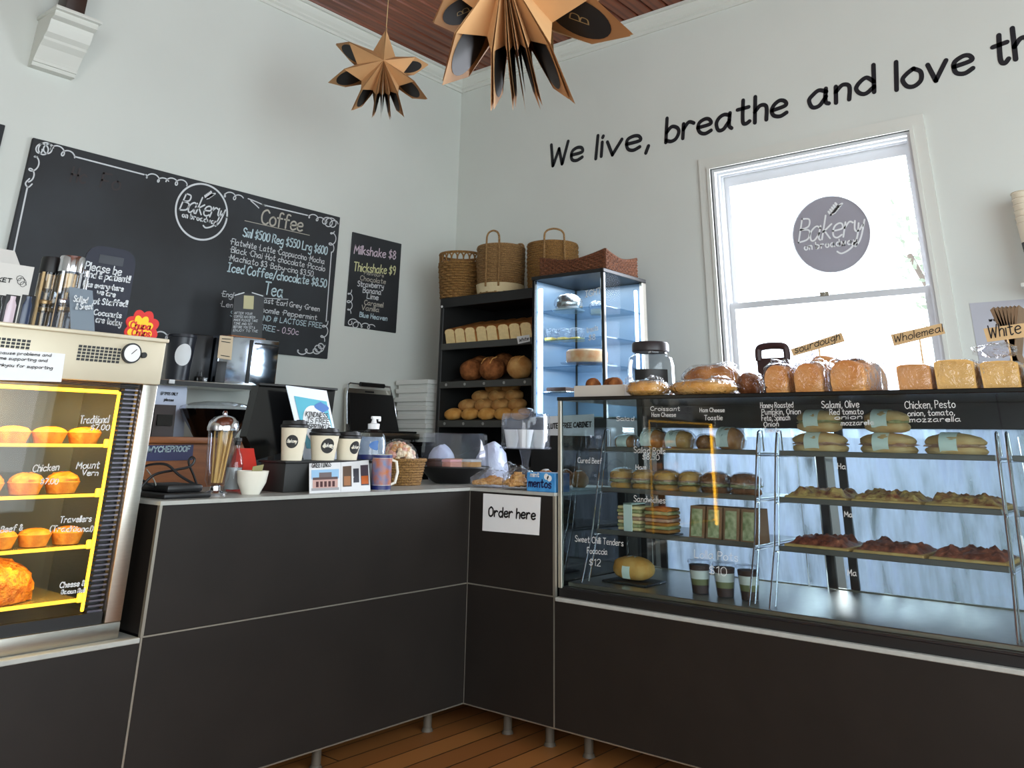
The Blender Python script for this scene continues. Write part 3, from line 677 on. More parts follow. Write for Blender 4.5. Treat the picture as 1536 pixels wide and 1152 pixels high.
for z in wsh[1:]:
    l2 = bpy.data.lights.new('warmer_lamp', 'AREA'); l2.shape = 'RECTANGLE'; l2.size = .75; l2.size_y = .03; l2.energy = 1.6; l2.color = (1, .62, .14)
    o_ = bpy.data.objects.new('warmer_lamp', l2); C.objects.link(o_); o_.location = (.95, WYF+.05, z+.11); o_.rotation_euler = (math.radians(35), 0, 0)
# head fittings: perforated vents, dial, notice
for x0, n in ((P(118, 520, Y=WYF-.012).x, 10), (P(-2, 512, Y=WYF-.012).x-.02, 8)):
    b = MB(); zt = P(150, 520, Y=WYF-.012).z
    for i in range(n):
        for j in range(5): b.box(x0+i*.0135, x0+i*.0135+.010, WYF-.0132, WYF-.010, zt-j*.0095-.007, zt-j*.0095)
    v_ = part(pw_, b.build('vent_holes', M_black, smooth=False)); v_['kind'] = 'stuff'
dc = P(196, 530, Y=WYF-.012)
b = MB(); b.cyl((dc.x, WYF-.012, dc.z), (dc.x, WYF-.022, dc.z), .031, n=28); d_ = wp('dial', b, M_black)
b = MB(); b.cyl((dc.x, WYF-.022, dc.z), (dc.x, WYF-.0235, dc.z), .026, n=28); part(pw_, b.build('dial_face', M_paper))
b = MB(); b.box(dc.x-.001, dc.x+.001, WYF-.0245, WYF-.0235, dc.z-.004, dc.z+.018); b.v = [((x-dc.x)*.7+(z-dc.z)*.7+dc.x, y, (z-dc.z)*.7-(x-dc.x)*.7+dc.z) for x, y, z in b.v]; wp('dial_needle', b, M_ink)
kc = P(214, 533, Y=WYF-.012); b = MB(); b.cyl((kc.x, WYF-.012, kc.z), (kc.x, WYF-.024, kc.z), .009); wp('switch', b, M_black)
part(pw_, sheet('notice', [P(x, y, Y=WYF-.0135) for x, y in ((-60, 516), (98, 531), (92, 573), (-60, 568))], M_paper, th=.001))
for i, (t_, p0, p1) in enumerate((('that might cause problems and', (-50, 528), (76, 535)), ('in time. As time supporting and', (-50, 536), (70, 543)), ('you and thankyou for supporting', (-50, 546), (78, 554)))):
    wz = part(pw_, wpx('notice_print', t_, p0, p1, 4.5, M_ink, None, wd=.0016, Y=WYF-.0137, k=2))
for t_, p0, p1, h in (('Traditional', (119, 635), (162, 634), 11), ('$7.00', (135, 645), (163, 645), 8), ('Chicken', (48, 708), (87, 705), 10), ('$7.00', (60, 726), (86, 726), 8), ('Mount', (114, 703), (148, 702), 10), ('Vern', (122, 713), (146, 713), 8), ('Travellers', (89, 784), (136, 782), 9), ('(Traditional)', (74, 797), (138, 797), 8), ('Beef &', (0, 799), (33, 795), 9), ('Cheese &', (89, 882), (126, 878), 8), ('Bacon Roll', (91, 891), (126, 888), 6)):
    part(pw_, wpx('glass_writing', t_, p0, p1, h, M_pen, None, wd=.0028, Y=WYF+.005))
# pies
M_pie = mat('pie_pastry', (226, 158, 62), .55, scale=26, bump=.35, bscale=60, col2=(190, 108, 34))
M_foil = mat('foil_tray', (210, 200, 170), .3, .8)
def pie(label, x, y, z, r, lump, group):
    t = thing('meat_pie', label, 'pie', (x, y, z), 0, group)
    b = MB(); b.lathe([(0, .002), (r*.80, .002), (r, .030), (r*1.03, .034), (r*.99, .036)], n=24, mod=lambda r_, z_, a, j: r_*(1+.012*math.sin(a*24))); b.build('pastry_case', M_pie, t)
    b = MB(); b.blob((0, 0, .034), (r*.96, r*.96, .016+lump*.6), 24, 10, amp=.08+lump*6, fq=6 if lump else 3, seed=int(x*100), flat=.1); b.build('pastry_lid', M_pie, t)
    return t
R_ = .048
for k, (row, xs, lump, lab) in enumerate((
        (0, (.98, 1.085, 1.19, 1.295), 0, 'plain topped meat pie on the top shelf of the pie warmer'),
        (1, (.93, 1.04, 1.15, 1.255), .02, 'potato topped meat pie on the second shelf of the pie warmer'),
        (2, (.922, 1.016, 1.11, 1.204, 1.298), 0, 'small meat pie on the third shelf of the pie warmer'))):
    for x in xs: pie(lab if x != xs[-1] else lab+' beside its vent column', x, WYF+.11, wsh[row], R_ if row < 2 else .044, lump, 'pies on warmer shelf %s' % ('top', 'second', 'third')[row])
bl = thing('cheese_roll', 'big golden cheese-crusted roll at the bottom of the pie warmer', 'bread roll', (1.10, WYF+.14, wsh[3]))
b = MB(); b.blob((0, 0, .03), (.135, .085, .085), 40, 20, amp=.12, fq=11, seed=3, flat=.35); b.build('crust', mat('melted_cheese', (224, 140, 40), .5, scale=50, bump=1.0, bscale=110, col2=(176, 84, 22)), bl)

# ------------------------------------------------------------------ things standing on the warmer
ZW = WZ1
M_card = mat('pale_carton', (196, 194, 188), .7)
cy_ = 2.86
x0, x1 = P(-40, 480, Y=cy_).x, P(52, 400, Y=cy_).x
cbx = thing('bottle_carton', 'pale cardboard bottle carton with cut-out windows on the pie warmer', 'carton', ((x0+x1)/2, cy_, ZW))
zt = P(20, 396, Y=cy_).z
b = MB(); b.box(x0, x1, cy_, cy_+.09, ZW, zt); b.hexa([(x0+.01, cy_+.03, zt), (x1-.03, cy_+.03, zt), (x1-.05, cy_+.05, zt+.05), (x0+.01, cy_+.05, zt+.05)], [(x0+.01, cy_+.06, zt), (x1-.03, cy_+.06, zt), (x1-.05, cy_+.055, zt+.05), (x0+.01, cy_+.055, zt+.05)]); part(cbx, b.build('box', M_card, smooth=False))
for i, (pxc, col) in enumerate(((-6, (40, 44, 40)), (15, (196, 178, 186)), (39, (40, 52, 78)))):
    c = P(pxc, 467, Y=cy_)
    b = MB(); b.rbox(c.x-.021, c.x+.021, cy_-.001, cy_+.002, c.z-.05, c.z+.05, .012, 3); part(cbx, b.build('window_hole', M_black))
    b = MB(); b.lathe([(0, -.046), (.014, -.046), (.014, .02), (.008, .034), (.008, .046), (0, .046)], (c.x, cy_-.002, c.z), 14); b.v = [(x, cy_-.002+(y-cy_+.002)*.25, z) for x, y, z in b.v]; part(cbx, b.build('bottle_face', mat('bottle_%d' % i, col, .2)))
part(cbx, wpx('print', 'MARKET', (-28, 419), (16, 424), 6, M_ink, None, wd=.003, Y=cy_))
part(cbx, strokes('print_emblem', [scroll((28, 416), (36, 428), 3, 6)], .0016, M_dot, None, Y=cy_))
# tall coffee plunger packs
M_brass = mat('brass', (150, 124, 88), .35, .8)
for k, (pa, pb, ptop, y) in enumerate(((42, 78, 384, 3.0), (70, 112, 383, 2.93))):
    a, c = P(pa, 480, Y=y).x, P(pb, 480, Y=y).x; zt = P((pa+pb)/2, ptop, Y=y).z
    t = thing('coffee_plunger', ('brass and glass coffee plunger with a black lid on the pie warmer', 'steel and glass coffee plunger with a bright square handle on the warmer')[k], 'plunger', ((a+c)/2, y, ZW)); r = (c-a)/2*.86; h = zt-ZW
    b = MB(); b.lathe([(r, .012), (r, h*.80), (r*.98, h*.80), (r*.98, .012)], n=24); b.build('glass_beaker', M_clr, t)
    b = MB(); b.lathe([(0, 0), (r*1.05, 0), (r*1.05, .014), (0, .014)], n=24); b.lathe([(r*1.02, h*.40), (r*1.04, h*.41), (r*1.04, h*.44), (r*1.02, h*.45)], n=24)
    for q in range(4): b.box(math.cos(q*PI/2+.6)*r*1.02-.004, math.cos(q*PI/2+.6)*r*1.02+.004, math.sin(q*PI/2+.6)*r*1.02-.004, math.sin(q*PI/2+.6)*r*1.02+.004, 0, h*.80)
    b.build('frame', (M_brass, M_chrome)[k], t)
    b = MB(); b.lathe([(0, .02), (r*.16, .02), (r*.16, h*.3), (r*.7, h*.32), (r*.7, h*.36), (r*.16, h*.38), (r*.16, h*.55), (r*.6, h*.6), (r*.62, h*.78), (0, h*.78)], n=20); b.build('filter_stem', (M_brass, M_brass)[k], t)
    b = MB(); b.lathe([(r*1.06, h*.80), (r*1.06, h*.97), (r*1.0, h), (0, h)], n=24); b.build('lid', (M_black, M_chrome)[k], t)
    b = MB(); b.tube([(r, 0, h*.86), (r*1.5, 0, h*.86), (r*1.5, 0, h*.3), (r, 0, h*.26)], .006, 6); b.build('handle', (M_black, M_chrome)[k], t)
# small clear sign holder
y = 2.80
sg = thing('sign_holder', 'small clear acrylic menu holder leaning in front of the patience board', 'sign holder', (P(124, 495, Y=y).x, y, ZW))
q = [P(104, 430, Y=y+.03), P(139, 436, Y=y+.03), P(144, 497, Y=y), P(108, 494, Y=y)]; q[2].z = q[3].z = ZW
part(sg, sheet('card', q, mat('grey_card', (118, 130, 140), .3), th=.003)); part(sg, sheet('back_leg', [q[0], q[1], Vector((q[2].x, y+.07, ZW)), Vector((q[3].x, y+.07, ZW))], M_acryl, th=.002))
for t_, a_, c_ in (('Salted', (109, 452), (129, 455)), ('& Sweet', (112, 464), (137, 464))): part(sg, wpx('handwriting', t_, a_, c_, 9, M_chalk, None, wd=.003, Y=y+.008, off=.006))
# paddle-shaped chalkboard
y = 3.02
pdb = thing('paddle_chalkboard', 'paddle-shaped chalkboard asking to be kind and patient on the pie warmer', 'chalkboard', (P(165, 495, Y=y).x, y, ZW))
xl, xr = P(118, 440, Y=y).x, P(196, 440, Y=y).x; z1 = P(160, 370, Y=y).z
def paddle(mb, xl, xr, z0, z1, y0, y1, hole=True):
    w = xr-xl; xm = (xl+xr)/2; rad = w*.28
    out = [(xl, z0), (xr, z0), (xr, z1-rad*1.1)]+[(xr-rad+rad*math.cos(a), z1-rad+rad*math.sin(a)) for a in (0.4, .8, 1.2, 1.57)]+[(xl+rad+rad*math.cos(a), z1-rad+rad*math.sin(a)) for a in (1.57, 1.95, 2.35, 2.75)]+[(xl, z1-rad*1.1)]
    mb.hexa([(x, y0, z) for x, z in out], [(x, y1, z) for x, z in out])
b = MB(); paddle(b, xl, xr, ZW+.02, z1, y, y+.012); part(pdb, b.build('board', mat('blue_black_board', (27, 31, 46), .6), smooth=False))
b = MB(); b.rbox((xl+xr)/2-.045, (xl+xr)/2+.045, y-.001, y+.002, z1-.062, z1-.03, .012, 3); part(pdb, b.build('hand_hole', mat('slate_hole', (62, 66, 72), .7)))
b = MB(); b.rbox(xl-.01, xr+.02, y-.03, y+.04, ZW, ZW+.022, .003); part(pdb, b.build('stand', M_pale))
for t_, a_, c_, h in (('Please be', (127, 404), (181, 413), 12), ('kind & patient!!', (126, 415), (194, 424), 10), ('Like everywhere', (124, 429), (184, 437), 8), ('we are', (145, 441), (172, 446), 8), ('not Staffed!!', (135, 455), (190, 460), 9), ('Coconuts', (140, 472), (181, 477), 8), ('are today', (143, 483), (181, 489), 9)):
    part(pdb, wpx('chalk_writing', t_, a_, c_, h, M_chalk, None, wd=.0042, Y=y))
# daisy-shaped lollipop sign
y = 2.80
dz = P(213, 492, Y=y)
ls = thing('lollipop_sign', 'red and yellow daisy-shaped lollipop sign on the pie warmer', 'sign', (dz.x, y, ZW))
def flower(mb, c, r, amp, n, y0, y1, zmin):
    out = [(c.x+(r+amp*abs(math.sin(n*a/2)))*math.cos(a)*1.0, max(zmin, c.z+(r+amp*abs(math.sin(n*a/2)))*math.sin(a))) for a in [2*PI*i/64 for i in range(64)]]
    mb.hexa([(x, y0, z) for x, z in out], [(x, y1, z) for x, z in out])
b = MB(); flower(b, dz, .05, .012, 8, y, y+.004, ZW); part(ls, b.build('red_backing', M_red, smooth=False))
b = MB(); flower(b, dz-Vector((0.006, 0, .004)), .034, .012, 8, y-.002, y, ZW); part(ls, b.build('yellow_daisy', M_yel, smooth=False))
for t_, a_, c_ in (('Chupa', (195, 492), (225, 495)), ('Chups', (197, 503), (224, 505))): part(ls, wpx('lettering', t_, a_, c_, 10, M_red, None, wd=.005, Y=y-.002))

# ------------------------------------------------------------------ back benches, wall shelf
bench = thing('back_bench', 'low black back bench against the menu wall beside the bread shelf', 'bench', (3.7, 4.28, 0))
b = MB(); b.box(2.80, 4.695, 4.12, YW-.002, .08, 1.045); part(bench, b.build('body', M_black, smooth=False))
b = MB(); b.rbox(2.78, 4.698, 4.10, YW-.002, 1.045, 1.07, .003); part(bench, b.build('top', M_blackg))
b = MB(); b.box(2.85, 4.69, 4.16, YW-.01, 0, .08); part(bench, b.build('plinth', M_black, smooth=False))
ZB = 1.07
wb = thing('wooden_bench', 'orange timber back bench with a blue name sign', 'bench', (2.3, 4.15, 0))
zb = P(300, 656, Y=3.9).z
b = MB(); b.rbox(1.86, 2.735, 3.9, YW-.002, zb-.028, zb, .003); part(wb, b.build('top', M_wood))
b = MB(); b.box(1.88, 2.68, 3.925, YW-.002, .06, zb-.028); part(wb, b.build('body', M_wood, smooth=False))
b = MB(); b.box(1.9, 2.66, 3.96, YW-.01, 0, .06); part(wb, b.build('plinth', M_black, smooth=False))
q = [P(x, y, Y=3.923) for x, y in ((205, 668), (290, 667), (288, 690), (203, 692))]
ns = thing('name_sign', 'blue town name sign fixed to the timber bench front', 'sign', q[3])
part(ns, sheet('plate', [p-Vector((0, .003, 0)) for p in q], mat('faded_blue', (58, 62, 104), .5), th=.002)); part(ns, wpx('lettering', 'WYCHEPROOF', (221, 678), (284, 677), 8, M_chalkb, None, wd=.006, Y=3.919))
# wall shelf
sy = 4.10
xs0, xs1 = P(225, 575, Y=sy).x, P(398, 580, Y=sy).x; zs = P(300, 572, Y=sy).z
shf = thing('wall_shelf', 'steel shelf rack standing on the timber bench below the menu', 'shelf', ((xs0+xs1)/2, 4.25, zb))
b = MB(); b.rbox(xs0, xs1, sy, YW-.02, zs-.022, zs, .004); part(shf, b.build('deck', M_steel))
b = MB(); b.box(xs0, xs1, sy-.004, sy-.001, zs-.026, zs-.004); part(shf, b.build('front_strip', M_dark, smooth=False))
for x in (xs0+.02, P(380, 600, Y=sy+.1).x):
    b = MB(); b.box(x-.016, x+.016, sy+.09, sy+.12, (zb if x < 2.72 else ZB), zs-.022); part(shf, b.build('upright', M_black, smooth=False))
# price clip
b = MB(); c = P(257, 573, Y=sy-.005); b.rbox(c.x-.016, c.x+.016, sy-.012, sy-.005, c.z-.008, c.z+.012, .002, 1); part(shf, b.build('clip', M_paper))

# on the wall shelf
def cup_lathe(mb, r0, r1, h, n=28): mb.lathe([(0, 0), (r0, 0), (r1, h), (r1+.002, h+.003), (r1-.002, h+.004), (r0-.003, .004), (0, .004)], n=n)
y = sy+.09; c = P(265, 566, Y=y)
t = thing('black_tumbler', 'tall black tumbler with a round white logo on the wall shelf', 'cup', (c.x, y, zs)); h = P(268, 502, Y=y).z-zs; r = (P(286, 520, Y=y).x-P(248, 520, Y=y).x)/2
b = MB(); b.lathe([(0, 0), (r*.78, 0), (r, h*.93), (r*1.04, h*.94), (r*1.02, h), (0, h)], n=28); b.build('cup', mat('dark_blue_black', (26, 30, 40), .35), t)
b = MB(); nn = 28
vs = [(0, 0, 0)]; rr_ = r*.62; zc_ = h*.55
pts = []
for i in range(nn):
    a = 2*PI*i/nn; s_, z_ = rr_*math.cos(a), rr_*math.sin(a)*1.25
    rad = r*(.78+.22*(zc_+z_)/h)+.003; th = -PI/2-.25+s_/rad; pts.append((rad*math.cos(th), rad*math.sin(th), zc_+z_))
rad = r*.9+.006; pts2 = [(rad*math.cos(-PI/2-.25), rad*math.sin(-PI/2-.25), zc_)]+pts
b.add(pts2, [(0, 1+i, 1+(i+1) % nn) for i in range(nn)]); b.build('logo_disc', M_paper, t)
# coffee grinder / black machine
xa, xb = P(287, 540, Y=y+.02).x, P(321, 540, Y=y).x-.004; zt = P(305, 502, Y=y+.02).z
t = thing('coffee_grinder', 'black squat coffee grinder between tumbler and steel toaster', 'grinder', ((xa+xb)/2, y+.02, zs))
b = MB(); b.rbox(xa, xb, y+.02, y+.2, zs, zt, .008); part(t, b.build('housing', M_black))
b = MB(); b.rbox(xa+.03, xb-.02, y-.01, y+.02, zs, zs+.03, .004); b.cyl((xa+.06, y+.005, zs+.03), (xa+.06, y+.005, zs+.055), .004); part(t, b.build('catch_tray', M_blackg))
# steel toaster
xa, xm, xb = P(322, 540, Y=y).x, P(368, 540, Y=y).x, P(420, 540, Y=y-.05).x; zt = P(350, 505, Y=y).z
t = thing('steel_toaster', 'mirror-steel toaster oven with a taped paper label on the shelf', 'toaster', ((xa+xb)/2, y, zs))
b = MB(); b.rbox(xa, xb, y-.03, y+.2, zs, zt, .006); part(t, b.build('body', mat('mirror_steel', (190, 200, 214), .12, 1)))
b = MB(); b.rbox(xa-.002, xa+.055, y-.034, y-.029, zs+.004, zs+(zt-zs)*.45, .003); part(t, b.build('control_panel', M_black))
b = MB(); b.rbox(xm-.005, xm+.018, y-.034, y-.029, zs+.01, zt-.01, .002); part(t, b.build('door_post', M_black))
b = MB(); b.rbox(xm+.03, xb-.006, y-.036, y-.03, zt-.03, zt-.022, .002); part(t, b.build('handle', M_black))
part(t, sheet('taped_label', [P(x, yy_, Y=y-.036) for x, yy_ in ((330, 503), (350, 505), (347, 540), (326, 537))], mat('cream_label', (206, 186, 156), .8), th=.001))
part(t, strokes('label_print', [[(333, 508), (346, 509)], [(332, 512), (345, 514)], [(331, 533), (344, 535)]], .004, M_ink, None, Y=y-.037))
# black notice board standing on the toaster
y2 = y+.06; zz = zt
q = [P(x, yy_, Y=y2) for x, yy_ in ((352, 440), (397, 442), (393, 502), (347, 499))]
q[2].z = q[3].z = zz+.012
t = thing('notice_board', 'small black notice board on a timber foot atop the steel toaster', 'notice board', ((q[2].x+q[3].x)/2, y2, zz))
part(t, sheet('board', q, M_black, th=.006))
b = MB(); b.rbox(q[3].x-.012, q[2].x+.012, y2-.025, y2+.03, zz, zz+.013, .002); part(t, b.build('foot', M_wood))
part(t, sheet('tag', [P(x, yy_, Y=y2-.002) for x, yy_ in ((366, 443), (381, 444), (380, 464), (365, 463))], mat('pale_tag', (186, 180, 140), .7), th=.0015))
for i, s_ in enumerate(('AFTER YOUR', 'COFFEE HAS BEEN', 'MADE PLEASE TAKE', 'TIME AND SIT', 'BEFORE YOU SIT &', 'ENJOY TO THE')): part(t, wpx('print', s_, (351-i*.3, 471+i*5.2), (378+(i % 3)*4, 472.5+i*5.2), 3.4, M_chalk, None, wd=.0018, Y=y2-.001, k=2))
part(t, strokes('roof_line', [[(352, 443), (366, 439)], [(378, 439), (394, 444)]], .006, M_chalk, None, Y=y2-.001))

# on the timber bench
y = 4.125; q = [P(x, yy_, Y=y+.05) for x, yy_ in ((230, 577), (281, 580), (276, 650), (224, 650))]; q[2].z = q[3].z = zb
t = thing('paper_sign', 'white paper sign standing on the timber bench behind the card reader', 'sign', ((q[0].x+q[2].x)/2, y+.05, zb)); part(t, sheet('paper', q, mat('cool_white_paper', (200, 208, 226), .8), th=.002))
for s_, a_, c_ in (('EFTPOS ONLY', (241, 592), (266, 593)), ('please', (246, 601), (260, 602))): part(t, wpx('print', s_, a_, c_, 4, M_ink, None, wd=.003, Y=y+.048, k=2))
y = 3.97; a, c = P(231, 630, Y=y).x, P(266, 630, Y=y).x; zt = P(250, 607, Y=y).z
t = thing('card_reader', 'small dark brown card reader on the timber bench', 'card reader', ((a+c)/2, y, zb))
b = MB(); b.hexa([(a, y, zb), (c-.01, y, zb), (c-.01, y+.09, zb), (a, y+.09, zb)], [(a+.012, y+.03, zt), (c, y+.03, zt), (c, y+.09, zt), (a+.012, y+.09, zt)]); part(t, b.build('body', mat('dark_brown_plastic', (38, 24, 20), .35)))
b = MB(); b.hexa([(a+.02, y+.004, zb+.05), (c-.02, y+.004, zb+.05), (c-.016, y+.018, zb+.10), (a+.024, y+.018, zb+.10)], [(a+.02, y+.012, zb+.05), (c-.02, y+.012, zb+.05), (c-.016, y+.026, zb+.10), (a+.024, y+.026, zb+.10)]); part(t, b.build('screen', M_blackg, smooth=False))
y = 4.005; cx_ = P(323, 640, Y=y).x; R = (P(370, 612, Y=y).x-P(275, 612, Y=y).x)/2; h = P(322, 605, Y=y).z-zb
R = min(R, .105*1.7)
t = thing('fluted_bowl', 'black fluted bowl with a clear ribbed lid on the timber bench', 'bowl', (cx_, y, zb))
mod = lambda r_, z_, a_, j: r_*(1+.045*abs(math.sin(a_*12))*(z_/h if h else 0))
b = MB(); b.lathe([(0, 0), (R*.55, 0), (R*.66, h*.2), (R*.9, h*.6), (R, h*.82), (R*.97, h*.82), (R*.62, h*.2), (0, .01)], n=72, mod=mod); b.build('bowl', M_blackg, t)
b = MB(); b.lathe([(R*1.02, h*.8), (R*.98, h*.9), (R*.7, h*1.0), (R*.4, h*1.05), (0, h*1.06)], n=72, mod=mod); b.build('lid', M_acryl, t)

# sandwich press, lid up
y = 4.30; xa, xb = P(534, 600, Y=y).x, P(601, 600, Y=y).x; zt = P(565, 577, Y=y+.06).z
t = thing('sandwich_press', 'open sandwich press with a black plate and chrome lid on the bench', 'sandwich press', ((xa+xb)/2, y, ZB))
b = MB(); b.rbox(xa-.01, xb+.04, 4.14, y+.1, ZB+.012, ZB+.05, .008); part(t, b.build('base', M_steel))
b = MB(); b.rbox(xa+.01, xb+.02, 4.15, y+.03, ZB+.05, ZB+.062, .004); part(t, b.build('lower_plate', M_black))
for dx in (0, 1):
    for dy in (4.17, y+.07):
        b = MB(); b.cyl((xa+.02 if not dx else xb+.01, dy, ZB), (xa+.02 if not dx else xb+.01, dy, ZB+.012), .014); part(t, b.build('foot', M_black))
b = MB(); b.hexa([(xa, y+.03, ZB+.06), (xb+.03, y+.03, ZB+.06), (xb-.005, y+.075, zt-.06), (xa+.01, y+.075, zt-.06)], [(xa, y+.06, ZB+.06), (xb+.03, y+.06, ZB+.06), (xb-.005, y+.10, zt-.06), (xa+.01, y+.10, zt-.06)]); part(t, b.build('upper_plate', M_black, smooth=False))
b = MB(); b.hexa([(xa-.012, y+.062, ZB+.055), (xb+.042, y+.062, ZB+.055), (xb+.004, y+.102, zt-.03), (xa, y+.102, zt-.03)], [(xa-.012, y+.08, ZB+.055), (xb+.042, y+.08, ZB+.055), (xb+.004, y+.12, zt-.03), (xa, y+.12, zt-.03)]); part(t, b.build('lid', M_steel, smooth=False))
b = MB(); b.tube([(xa-.008, y+.06, ZB+.1), (xa-.008, y+.085, zt-.08), (xa-.002, y+.085, zt-.01), (xa+.01, y+.08, zt), (xb-.03, y+.08, zt-.008), (xb-.005, y+.085, zt-.06), (xb+.02, y+.07, ZB+.2), (xb+.035, y+.06, ZB+.1)], .006, 6); part(t, b.build('handle_frame', M_chrome))
b = MB(); b.cyl((xa+.09, y+.075, zt-.003), (xb-.09, y+.075, zt-.005), .014, n=12); part(t, b.build('grip', M_black))
b = MB(); b.rbox((xa+xb)/2-.04, (xa+xb)/2+.04, y+.095, y+.1, zt-.052, zt-.042, .002, 1); part(t, b.build('badge', M_black))
# stack of white cartons
M_carton = mat('white_carton', (214, 216, 210), .75)
for k in range(7):
    z0 = ZB+k*.056; dx = (.0, .006, -.004, .003, -.006, .004, 0)[k]
    t = thing('cake_carton', ('white flat cake carton at the bottom of the stack beside the bread shelf', 'white flat cake carton second in the stack beside the bread shelf', 'white flat cake carton third in the stack beside the bread shelf', 'white flat cake carton halfway up the stack beside the bread shelf', 'white flat cake carton third from top of the stack beside bread shelf', 'white flat cake carton just below the top of the stack beside bread shelf', 'white flat cake carton topmost of the stack beside the bread shelf')[k], 'carton', (P(634, 610, Y=4.15).x+.135+dx, 4.27, z0), 0, 'white cartons in the stack')
    b = MB(); b.rbox(-.12, .16, -.14, .14, 0, .046, .002, 1); b.build('tray', M_carton, t); b = MB(); b.rbox(-.134, .174, -.154, .154, .026, .0555, .003, 1); b.build('lid', M_carton, t)

# ------------------------------------------------------------------ things on the high worktop
ZT_ = ZT
# mess of black tray, cable
t = thing('black_tray', 'flat black tray with cables on the worktop beside the pie warmer', 'tray', (1.66, 2.82, ZT_))
xa, xb = 1.545, 1.715
b = MB(); b.rbox(xa, xb, 2.70, 2.93, ZT_, ZT_+.016, .006); b.rbox(xa+.03, xb-.008, 2.74, 2.92, ZT_+.016, ZT_+.04, .01); part(t, b.build('tray', M_black))
for k, pts in enumerate(([(208, 705), (225, 697), (250, 697), (268, 712), (284, 722), (294, 727)], [(212, 730), (232, 712), (262, 705), (284, 700), (292, 690), (287, 686), (283, 694), (290, 712), (295, 726)], [(220, 704), (232, 722), (236, 740)], [(207, 715), (222, 726), (240, 732), (284, 733), (296, 731), (297, 737), (288, 738)])):
    b = MB(); b.tube([P(x, yy_, Y=2.80+.01*k) for x, yy_ in smooth_path(pts, 5)], .0042 if k != 2 else .002, 6); part(t, b.build('cable', M_black if k != 2 else M_alu))
# straw dispenser
c = P(321, 742, Z=ZT_); c.y = 2.80; c.x = P(322, 742, Y=2.80).x; zt = P(325, 616, Y=2.80).z; H = zt-ZT_; R = .056
t = thing('straw_dispenser', 'glass straw dispenser with a chrome domed lid and paper straws', 'dispenser', (c.x, c.y, ZT_))
b = MB(); b.lathe([(0, 0), (.04, 0), (.042, .008), (.02, .016), (.018, .03), (.0, .034)], n=24); b.build('base', M_chrome, t)
b = MB(); b.lathe([(.030, .03), (.040, .05), (.047, H*.5), (.05, H*.78), (.048, H*.78), (.04, H*.4), (.026, .034)], n=28); b.build('glass', M_clr, t)
b = MB(); b.lathe([(.054, H*.76), (.055, H*.80), (.05, H*.87), (.034, H*.925), (.014, H*.945), (.007, H*.955), (.010, H*.975), (.006, H), (0, H)], n=28); b.build('lid', M_chrome, t)
b = MB(); rs = random.Random(3)
for i in range(26):
    a, q_ = rs.uniform(0, 2*PI), rs.uniform(0, .024); a2 = a+rs.uniform(-.8, .8)
    b = MB(); b.cyl((q_*.75*math.cos(a), q_*.75*math.sin(a), .04), (q_*1.4*math.cos(a2), q_*1.4*math.sin(a2), H*.74+rs.uniform(-.01, .01)), .0028, n=6); tag_ = b.build('straw', mat('paper_straw', (204, 164, 96), .7), t)
# small glass bottle
c = P(347, 739, Y=2.89); H = P(347, 656, Y=2.89).z-ZT_
t = thing('glass_bottle', 'small clear glass bottle with a black stopper beside the straws', 'bottle', (c.x, 2.89, ZT_))
b = MB(); b.lathe([(0, .002), (.029, .002), (.031, .01), (.031, H*.5), (.024, H*.66), (.011, H*.78), (.011, H*.86), (.009, H*.86), (.009, H*.78), (.022, H*.64), (.028, H*.5), (.028, .012), (0, .01)], n=24, mod=lambda r_, z_, a, j: r_*(1+.02*math.sin(a*12))); b.build('glass', M_clr, t)
b = MB(); b.lathe([(0, .012), (.027, .012), (.027, H*.45), (0, H*.45)], n=20); b.build('contents', mat('milky_contents', (176, 176, 172), .6), t)
b = MB(); b.lathe([(.012, H*.86), (.013, H*.92), (.016, H*.93), (.015, H*.99), (0, H)], n=16); b.build('stopper', M_black, t)
# red packet behind
c = P(362, 720, Y=2.97); t = thing('red_packet', 'soft red packet standing behind the glass bottle', 'packet', (c.x, 2.97, ZT_))
b = MB(); b.hexa([(-.045, -.025, 0), (.045, -.025, 0), (.048, -.018, .09), (.036, -.004, .15), (-.036, -.004, .15), (-.048, -.018, .09)], [(-.045, .025, 0), (.045, .025, 0), (.048, .018, .09), (.036, .004, .15), (-.036, .004, .15), (-.048, .018, .09)]); b.build('packet', mat('red_film', (196, 44, 30), .35, var=.1), t)
# white cup
c = P(376, 738, Y=2.78); R = (P(396, 715, Y=2.78).x-P(356, 715, Y=2.78).x)/2; H = P(376, 706, Y=2.78).z-ZT_
t = thing('ceramic_cup', 'white ceramic cup holding a folded docket on the worktop', 'cup', (c.x, 2.78, ZT_))
b = MB(); b.lathe([(0, 0), (R*.55, 0), (R*.6, .006), (R*.9, H*.5), (R, H), (R*.95, H), (R*.85, H*.5), (R*.5, .012), (0, .01)], n=32); b.build('bowl', M_cream, t)
b = MB(); b.hexa([(-.02, -.012, H*.3), (.03, .0, H*.3), (.05, .01, H+.02), (-.005, -.004, H+.014)], [(-.02, -.01, H*.3), (.03, .002, H*.3), (.05, .012, H+.02), (-.005, -.002, H+.014)]); b.build('docket', mat('olive_paper', (136, 130, 84), .8), t, smooth=False)
# black riser box
x0r, x1r, yr0, yr1 = 2.067, 2.60, 2.79, 2.95; zr = P(440, 691, Y=2.83).z
t = thing('display_riser', 'black box riser carrying the takeaway cups on the worktop', 'riser', ((x0r+x1r)/2, 2.87, ZT_))
b = MB(); b.rbox(x0r, x1r, yr0, yr1, ZT_, zr-.008, .003); part(t, b.build('box', M_dark)); b = MB(); b.rbox(x0r-.006, x1r, yr0-.006, yr1+.006, zr-.008, zr, .002); part(t, b.build('top', M_black))
